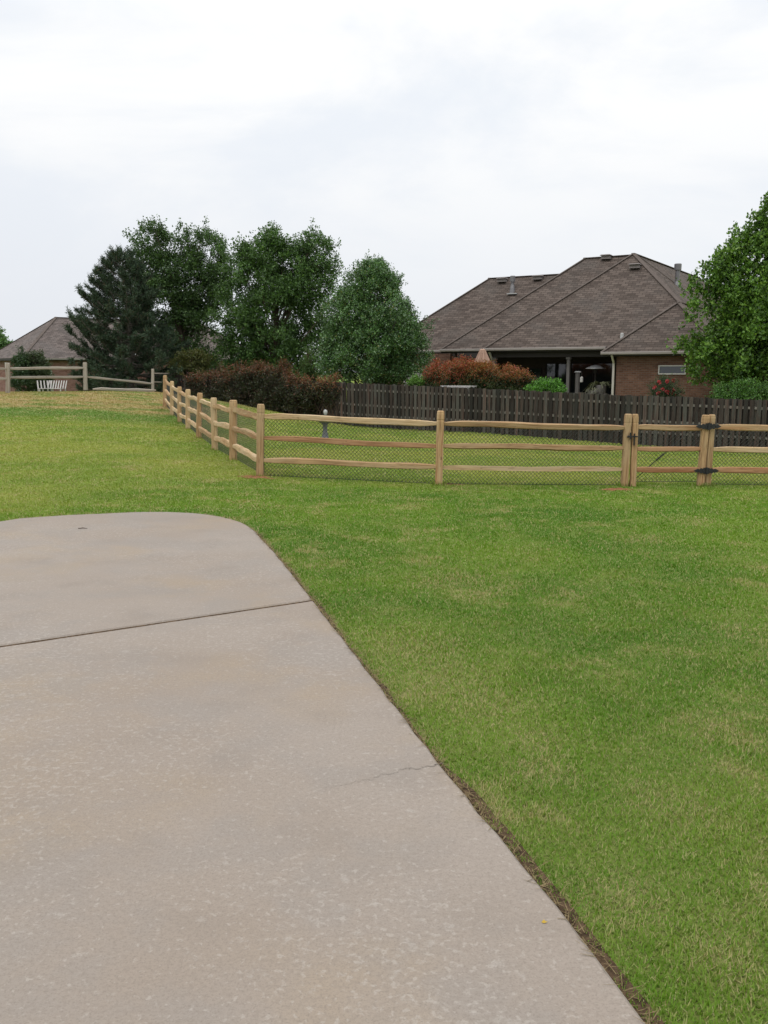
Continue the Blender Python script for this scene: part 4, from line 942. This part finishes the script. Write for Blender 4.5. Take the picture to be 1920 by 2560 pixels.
# pine
def pine():
    D0 = 47.0; b = at(325, 1000, D0); b.z = H(b.x, b.y); root = empty('pine_tree', b, 'dark blue green pine with long ragged branches left of the tree group', 'tree'); k = D0 / F
    top = at(322, 640, D0).z - b.z; m = MB()
    tr = [Vector((math.sin(t * 4) * .12, 0, t * top)) for t in np.linspace(0, .97, 12)]; m.tube([p - Vector((0, 0, .1)) if i == 0 else p for i, p in enumerate(tr)], [.2 * (1 - .88 * i / 11) for i in range(12)], 9)
    P, D, L = [], [], []
    rr = random.Random(4)
    def br(z, az, ln, rise, dens=1.0):
        a = Vector((math.sin(z / top * 4) * .12, 0, z)); pts = []; n = 7
        for i in range(n + 1):
            t = i / n; pts.append(a + Vector((math.cos(az) * ln * t, math.sin(az) * ln * t, rise * ln * (t ** 1.6) - .10 * ln * math.sin(t * 3.1))) + Vector((rr.uniform(-.06, .06), rr.uniform(-.06, .06), rr.uniform(-.05, .05))) * (i > 0))
        m.tube(pts, [.05 * (1 - .85 * i / n) * (.6 + .4 * ln / 3) for i in range(n + 1)], 5)
        # side twigs with needle tufts
        nt = int((6 + ln * 6.5) * dens)
        for j in range(nt):
            t = .22 + .78 * rr.random() ** .75; i = t * n; p = pts[int(i)].lerp(pts[min(n, int(i) + 1)], i - int(i)); dd = (pts[min(n, int(i) + 1)] - pts[max(0, int(i) - 1)]).normalized()
            sd = Vector((-dd.y, dd.x, 0)) * rr.choice((-1, 1)); tw = (dd * .7 + sd * rr.uniform(.2, 1) + Vector((0, 0, rr.uniform(.0, .7)))).normalized(); lt = rr.uniform(.25, .65) * (1 - .35 * t)
            e = p + tw * lt; m.tube([p, p.lerp(e, .5) - Vector((0, 0, .02)), e], [.014, .010, .006], 3)
            for q in range(3): P.append(p.lerp(e, .35 + .3 * q)); D.append((tw + Vector((rr.uniform(-.3, .3), rr.uniform(-.3, .3), rr.uniform(0, .6)))).normalized()); L.append(rr.uniform(.16, .28))
        for q in range(3): P.append(pts[-1]); D.append((dd if False else (pts[-1] - pts[-2]).normalized()) + Vector((rr.uniform(-.4, .4), rr.uniform(-.4, .4), rr.uniform(0, .5)))); L.append(.26)
    z = .35; i = 0
    while z < top * .98:
        t = z / top; R = np.interp(t, [0, .12, .25, .4, .55, .7, .85, 1], [3.8, 4.0, 3.7, 3.1, 2.6, 2.1, 1.35, .3]); nb = 8 if t < .75 else 6
        for q in range(nb):
            az = i * 2.4 + q * 2 * math.pi / nb + rr.uniform(-.3, .3); br(z + rr.uniform(-.12, .12), az, R * rr.uniform(.65, 1.1) * (1 - .42 * min(1, t * 2.2) * max(0, math.cos(az))) * (1 - (.30 if t < .4 else .08) * max(0, -math.cos(az))), np.interp(t, [0, .5, 1], [.08, .22, .6]) + rr.uniform(-.05, .1))
        z += .36 * (1 + .2 * rr.random()); i += 1
    # the few long boughs that stick out at left
    for (px, py, z0) in ((168, 792, 900), (198, 786, 860), (200, 740, 800), (172, 830, 905), (222, 728, 790), (250, 685, 740), (188, 880, 930), (235, 712, 760)):
        e = at(px, py, D0) - b; zs = at(325, z0, D0).z - b.z; ln = abs(e.x); br(zs, math.pi + rr.uniform(-.12, .12), ln, (e.z - zs) / ln, 1.1)
    P = np.array([tuple(p) for p in P]); D = unit(np.array([tuple(d) for d in D])); L = np.array(L)
    V, si = leaves_on(P, D, L, 16, .18, .45, .16, 0, .02)
    tn = tint_arr(len(V), [(.046, .076, .046), (.072, .108, .064), (.034, .054, .034), (.11, .09, .06)], [.42, .28, .25, .05]); tn *= (1 + rng.normal(0, .15, len(P)))[si][:, None]
    keep = V[:, :, 2].min(1) > -.1
    np_mesh('crown', V[keep], 4, MAT['needle'], np.clip(tn[keep], .003, .9), root); m.build('trunk', MAT['bark_grey'], root)
pine()

# red tipped shrubs behind the fence
def redtop(hi=.35, soft=.25, red=((.34, .060, .034), (.31, .085, .038), (.20, .12, .035))):
    def fn(V0, tn, C):
        z = V0[:, 2]; zz = (z - np.percentile(C[:, 2], 5)) / (np.percentile(C[:, 2], 98) - np.percentile(C[:, 2], 5)); f = zz + rng.normal(0, .13, len(z)) > hi
        rc = np.array(red)[rng.integers(0, len(red), len(z))] * (1 + rng.normal(0, .2, (len(z), 1))); return np.where(f[:, None], rc, tn)
    return fn
gdark = [(.035, .060, .018), (.050, .080, .022), (.060, .065, .025)]
plant('photinia_bush', 'red tipped bush at the left end of the row, left of the closed umbrella', 'bush', 1125, 39.5, [(1100, 942, 38, 30), (1150, 938, 46, 32), (1130, 965, 62, 40), (1082, 950, 18, 28), (1165, 915, 25, 12), (1125, 1010, 55, 50)], gdark, 240, .22, 18, 9, .062, .05, group='red tipped bushes behind the fence', tint_fn=redtop(.78), L=(.12, .26), upb=.8, n_l=30)
plant('photinia_bush', 'orange and green bush just right of the closed umbrella, middle of its row', 'bush', 1212, 39.2, [(1200, 938, 35, 28), (1228, 945, 32, 28), (1212, 985, 48, 50)], gdark, 150, .22, 18, 9, .062, .05, group='red tipped bushes behind the fence', tint_fn=redtop(.80, red=((.30, .12, .035), (.22, .15, .04), (.34, .085, .038))), L=(.12, .26), upb=.8, n_l=20)
plant('photinia_bush', 'rounded dark bush with orange top, right end of its row beside the patio', 'bush', 1290, 38.6, [(1290, 950, 36, 28), (1270, 942, 22, 18), (1310, 950, 16, 24), (1290, 992, 42, 42)], gdark, 150, .22, 18, 9, .062, .05, group='red tipped bushes behind the fence', tint_fn=redtop(.84, red=((.30, .10, .032), (.32, .075, .035), (.20, .14, .04))), L=(.12, .26), upb=.7, n_l=20)
# tufts of taller grass left by the trimmer round the posts
for_tufts = [(q.x, q.y) for q in bots[:8]] + [(q[1].x, q[1].y) for q in fr] + [(gr_b.x, gr_b.y), (hp_b.x, hp_b.y)]
TB = []
for fx, fy in for_tufts:
    n_ = 110; a_ = rng.uniform(0, 6.283, n_); r_ = rng.uniform(.05, .13, n_) ; TB.append(np.c_[fx + np.cos(a_) * r_, fy + np.sin(a_) * r_])
TB = np.concatenate(TB); n_ = len(TB); zb_g = height(TB[:, 0], TB[:, 1]); a_ = rng.uniform(0, 6.283, n_); b_ = np.c_[TB, zb_g - .005]; dd_ = np.c_[np.cos(a_) * .4, np.sin(a_) * .4, np.ones(n_)] * rng.uniform(.03, .085, (n_, 1)); sv_ = np.c_[-np.sin(a_), np.cos(a_), np.zeros(n_)] * .006
tag(np_mesh('grass_tufts', np.stack([b_ - sv_, b_ + sv_, b_ + dd_ + sv_ * .3, b_ + dd_ - sv_ * .3], 1), 4, MAT['blade']), 'longer grass left standing round the feet of the tan fence posts', 'grass', kind='stuff')
gl_ = [(.09, .24, .03), (.13, .32, .045), (.06, .15, .025)]
plant('green_bush', 'bright green leafy bush peeping over the fence in front of the patio', 'bush', 1362, 37.5, [(1345, 973, 22, 11), (1375, 971, 24, 11), (1395, 979, 15, 8), (1362, 1003, 38, 32)], gl_, 110, .18, 16, 8, .085, .03, L=(.12, .24), upb=.9, n_l=14, wid=.6)
plant('green_bush', 'small yellow green bush peeping over the fence at the foot of the pear tree', 'bush', 1050, 39.6, [(1050, 955, 18, 9), (1035, 963, 16, 8), (1046, 990, 30, 30)], [(.10, .22, .03), (.14, .28, .05)], 60, .16, 14, 8, .07, .03, L=(.1, .22), upb=.9, n_l=10)
plant('green_bush', 'low spreading green bush over the fence below the maple at right', 'bush', 1860, 32.4, [(1830, 985, 38, 16), (1880, 978, 45, 18), (1930, 985, 45, 18), (1870, 1010, 80, 30)], [(.07, .17, .03), (.10, .21, .035), (.05, .11, .025)], 170, .18, 16, 9, .07, .03, L=(.12, .24), upb=.8, n_l=16)
# hosta-like pale plant on the patio
def arching(name, label, px, py, depth, n, ln, col, w=.03):
    b = at(px, py, depth); b.z = H(b.x, b.y); z0 = at(px, py, depth).z - b.z; root = empty(name, b, label, 'plant'); m = MB(); rr = random.Random(px)
    m.lathe((0, 0, 0), [(.16, 0), (.2, z0 * .5), (.24, z0 - .1), (.21, z0 - .08)], 14); m.build('pot', MAT['trim'], root)
    V = []
    for k in range(n):
        az = rr.random() * 6.283; l = ln * rr.uniform(.6, 1.1); up_ = rr.uniform(.5, 1.3); pts = []
        for i in range(7):
            t = i / 6; pts.append(np.array([math.cos(az) * l * t, math.sin(az) * l * t * .8, z0 - .1 + up_ * l * t - 1.25 * up_ * l * t * t * rr.uniform(.75, 1.05)]))
        sv = np.array([-math.sin(az), math.cos(az), .2])
        for i in range(6):
            w0, w1 = w * (1 - .9 * abs(i / 6 - .3)), w * (1 - .9 * abs((i + 1) / 6 - .3)); V.append([pts[i] - sv * w0, pts[i] + sv * w0, pts[i + 1] + sv * w1, pts[i + 1] - sv * w1])
    V = np.array(V); np_mesh('foliage', V, 4, MAT['leaf'], tint_arr(len(V), [col]), root)
arching('potted_spider_plant', 'pale arching leafed plant in a pot on the patio beside the brick wing', 1503, 958, 40.3, 70, .62, (.17, .18, .11), .022)
arching('potted_spider_plant', 'pale spiky plant with long thin drooping leaves left of the bigger potted one', 1483, 972, 39.9, 26, .55, (.20, .20, .14), .018)
# rose bush
rb_ = plant('rose_bush', 'rose bush with round pink red blooms in front of the brick wall', 'bush', 1662, 33.6, [(1665, 960, 26, 22), (1650, 975, 24, 18), (1680, 975, 20, 20), (1662, 1010, 34, 36)], [(.03, .065, .022), (.05, .09, .03)], 70, .16, 12, 8, .05, .025, L=(.1, .25), upb=.9, n_l=14)
for px, py in ((1648, 956), (1668, 953), (1684, 951), (1636, 969), (1656, 973), (1645, 984), (1668, 979), (1685, 976), (1684, 984)):
    c = at(px, py, 33.3) - rb_.location; V, _ = leaves_on(np.array([tuple(c)]) + rng.normal(0, .012, (14, 3)), unit(rng.normal(0, 1, (14, 3)) + np.array([0, -.4, .5])), np.full(14, .03), 5, .055, .5, .9, 0, .012)
    np_mesh('rose_bloom', V, 4, MAT['petal'], tint_arr(len(V), [(.52, .07, .09), (.60, .15, .16), (.45, .05, .06)]), rb_)
# vine mass over the left part of the dark fence
def fence_lobe(px, py, rx, ry, thick=.38): 
    return px, py, rx, ry, thick
vb = at(650, 1000, picket_d(650)); vb.z = H(vb.x, vb.y)
vine = empty('climbing_vine', vb, 'thick tangle of vine with reddish tips smothering the left part of the dark fence', 'vine')
L_ = []
for px, py, rx, ry in ((500, 975, 30, 36), (545, 972, 34, 36), (590, 965, 32, 48), (635, 950, 40, 36), (690, 948, 38, 34), (640, 985, 60, 40), (735, 975, 34, 30), (780, 978, 34, 28), (825, 978, 26, 26), (700, 1000, 60, 34), (560, 1000, 60, 30), (770, 1010, 45, 28)):
    d_ = picket_d(px) - .12; c = at(px, py, d_) - vb; k = d_ / F; L_.append((c.x, c.y, c.z, rx * k, .30, ry * k, 1))
V, ci, C, P, D, Ls = crown(L_, 620, .24, 15, 8, .085, upb=.1, L=(.15, .35), shell=.6, spread=.9, wid=.5)
tn = tint_arr(len(V), [(.036, .046, .020), (.050, .066, .026), (.034, .030, .018), (.075, .042, .024)], [.35, .25, .3, .1])
topl = np.interp(V[:, 0, 0] + vb.x, [(at(px, py, picket_d(px))).x for px, py in ((470, 935), (575, 932), (600, 916), (700, 914), (722, 944), (850, 950))], [(at(px, py, picket_d(px))).z for px, py in ((470, 935), (575, 932), (600, 916), (700, 914), (722, 944), (850, 950))])
hi = (V[:, 0, 2] + vb.z) > topl - .30 + rng.normal(0, .16, len(V)); rightish = smooth(-4.2, -3.0, V[:, 0, 0] + vb.x)
redc = np.array([(.19, .062, .034), (.13, .068, .034), (.09, .078, .034)])[rng.integers(0, 3, len(V))] * (1 + .55 * rightish[:, None]) * (1 + rng.normal(0, .2, (len(V), 1)))
tn = np.where(hi[:, None], redc, tn); kp = V[:, :, 2].min(1) > -.3
np_mesh('foliage', V[kp], 4, MAT['leaf'], np.clip(tn[kp], .003, .9), vine)
m = MB()
for j in rng.choice(len(P), 700, replace=False):
    a = Vector(P[j]); dd = Vector(D[j]); e = a + dd * float(Ls[j]) * 1.3; q_ = a - dd * .35 + Vector((random.uniform(-.2, .2), 0, random.uniform(-.25, .1))); m.tube([q_, a, e + Vector((random.uniform(-.1, .1), 0, random.uniform(-.1, .08)))], [.009, .008, .005], 3)
for j in range(70):
    xx = random.uniform(-6.5, -2.0); y_ = 39 - .68 * xx - .14; zz0 = H(xx, y_); zt_ = top_z(xx); m.tube([Vector((xx + random.uniform(-.1, .1) * i, y_ + random.uniform(-.03, .03), zz0 + (zt_ - zz0) * i / 5)) - vb for i in range(6)], [.018 - .002 * i for i in range(6)], 4)
m.build('stem', MAT['twig'], vine)

# low growth under the trees
plant('evergreen_shrub', 'narrow upright evergreen shrub showing above the vine, left of the pear tree', 'shrub', 770, 42.5, [(770, 905, 9, 34), (771, 930, 16, 30), (770, 970, 24, 40)], [(.06, .12, .03), (.09, .15, .04)], 60, .16, 16, 8, .07, .03, L=(.12, .3), upb=1.6, n_l=12, bark='twig')
plant('yellow_green_shrub', 'loose yellow green shrub at the foot of the pine behind the old fence end', 'shrub', 470, 47, [(462, 908, 26, 18), (495, 905, 26, 20), (445, 920, 18, 14), (475, 950, 50, 30)], [(.11, .13, .03), (.08, .10, .03), (.13, .12, .04)], 110, .25, 16, 8, .09, .05, L=(.2, .35), upb=.6, n_l=16)
plant('evergreen_shrub', 'dark green conifer shaped shrub in front of the small distant roof', 'shrub', 612, 58, [(605, 900, 18, 24), (630, 905, 20, 24), (590, 918, 22, 20), (645, 915, 22, 20), (610, 950, 60, 30)], [(.035, .075, .035), (.05, .10, .045)], 140, .28, 16, 8, .12, .06, L=(.2, .4), upb=1, n_l=14)
plant('red_leaf_shrub', 'sparse reddish brown shrub left of the small distant roof', 'shrub', 520, 55, [(515, 912, 26, 12), (545, 918, 24, 14), (530, 945, 50, 28)], [(.11, .065, .03), (.07, .08, .03)], 80, .25, 14, 8, .09, .04, L=(.2, .35), n_l=12)
plant('upright_shrub', 'dark conical evergreen in front of the far left house, nearer its corner', 'shrub', 62, 60, [(60, 900, 12, 24), (58, 925, 22, 30), (62, 955, 28, 30)], [(.045, .08, .035), (.06, .10, .045)], 110, .28, 16, 8, .11, .05, L=(.2, .4), upb=1.3, n_l=12, group='evergreens at the far left house', zbase=-.9)
plant('upright_shrub', 'rounder dark evergreen in front of the far left house, right of the conical one', 'shrub', 98, 60, [(96, 915, 18, 24), (98, 945, 24, 30)], [(.045, .07, .03), (.07, .09, .04)], 100, .28, 16, 8, .11, .05, L=(.2, .4), upb=.8, n_l=12, group='evergreens at the far left house', zbase=-.9)

# ------------------------------------------------------------------ sky and light
SUN_EL, SUN_ROT = math.radians(58), math.radians(215)
w = bpy.data.worlds.new('World'); scene.world = w; w.use_nodes = True; nt = w.node_tree; nt.nodes.clear()
N_ = nt.nodes.new; lk = nt.links.new
out_ = N_('ShaderNodeOutputWorld'); bg = N_('ShaderNodeBackground'); bg.inputs[1].default_value = .1; lk(bg.outputs[0], out_.inputs[0])
sky = N_('ShaderNodeTexSky'); sky.sky_type = 'NISHITA'; sky.sun_disc = False; sky.sun_elevation = SUN_EL; sky.sun_rotation = SUN_ROT; sky.dust_density = 3
tc = N_('ShaderNodeTexCoord'); mp = N_('ShaderNodeMapping'); mp.inputs['Scale'].default_value = (1.6, 1.6, 4.2); mp.inputs['Rotation'].default_value = (0, math.radians(-10), .4); lk(tc.outputs['Generated'], mp.inputs[0])
n1 = N_('ShaderNodeTexNoise'); n1.inputs['Scale'].default_value = 1.5; n1.inputs['Detail'].default_value = 6; n1.inputs['Roughness'].default_value = .58; n1.inputs['Distortion'].default_value = .4; lk(mp.outputs[0], n1.inputs['Vector'])
mr = N_('ShaderNodeMapRange'); mr.interpolation_type = 'SMOOTHSTEP'; mr.inputs[1].default_value = .36; mr.inputs[2].default_value = .60; lk(n1.outputs[0], mr.inputs[0])
cm = N_('ShaderNodeMix'); cm.data_type = 'RGBA'; lk(mr.outputs[0], cm.inputs[0]); cm.inputs[6].default_value = (9.0, 9.4, 9.95, 1); cm.inputs[7].default_value = (10.6, 10.6, 10.55, 1)
# thicker, greyer layer low down
sp_ = N_('ShaderNodeSeparateXYZ'); lk(tc.outputs['Generated'], sp_.inputs[0])
hr = N_('ShaderNodeMapRange'); hr.inputs[1].default_value = .0; hr.inputs[2].default_value = .30; hr.interpolation_type = 'SMOOTHSTEP'; lk(sp_.outputs[2], hr.inputs[0])
hx = N_('ShaderNodeMapRange'); hx.inputs[1].default_value = -.55; hx.inputs[2].default_value = .25; hx.inputs[3].default_value = .80; hx.inputs[4].default_value = .93; lk(sp_.outputs[0], hx.inputs[0])
lowc = N_('ShaderNodeMix'); lowc.data_type = 'RGBA'; lk(hx.outputs[0], lowc.inputs[0]); lowc.inputs[6].default_value = (4.4, 4.6, 5.8, 1); lowc.inputs[7].default_value = (9.0, 9.3, 9.7, 1)
c2 = N_('ShaderNodeMix'); c2.data_type = 'RGBA'; lk(hr.outputs[0], c2.inputs[0]); lk(lowc.outputs[2], c2.inputs[6]); lk(cm.outputs[2], c2.inputs[7])
fm = N_('ShaderNodeMix'); fm.data_type = 'RGBA'; fm.inputs[0].default_value = .95; lk(sky.outputs[0], fm.inputs[6]); lk(c2.outputs[2], fm.inputs[7]); zr_ = N_('ShaderNodeMapRange'); zr_.inputs[1].default_value = .32; zr_.inputs[2].default_value = 1.0; zr_.inputs[3].default_value = 1.0; zr_.inputs[4].default_value = 2.1; lk(sp_.outputs[2], zr_.inputs[0])
vs_ = N_('ShaderNodeVectorMath'); vs_.operation = 'SCALE'; lk(fm.outputs[2], vs_.inputs[0]); lk(zr_.outputs[0], vs_.inputs['Scale']); lk(vs_.outputs[0], bg.inputs[0])
sl = bpy.data.lights.new('sun', 'SUN'); sl.energy = .8; sl.angle = math.radians(20); sl.color = (1, .96, .9); so = bpy.data.objects.new('sun', sl); COL.objects.link(so)
dv = Vector((math.sin(SUN_ROT) * math.cos(SUN_EL), math.cos(SUN_ROT) * math.cos(SUN_EL), math.sin(SUN_EL))); so.rotation_euler = dv.to_track_quat('Z', 'Y').to_euler(); so.location = (0, 0, 30)
scene.view_settings.view_transform = 'Standard'; scene.view_settings.look = 'None'; scene.view_settings.exposure = 0; scene.view_settings.gamma = 1; scene.view_settings.use_curve_mapping = False
scene.render.engine = 'CYCLES'; scene.cycles.max_bounces = 6; scene.cycles.use_denoising = True
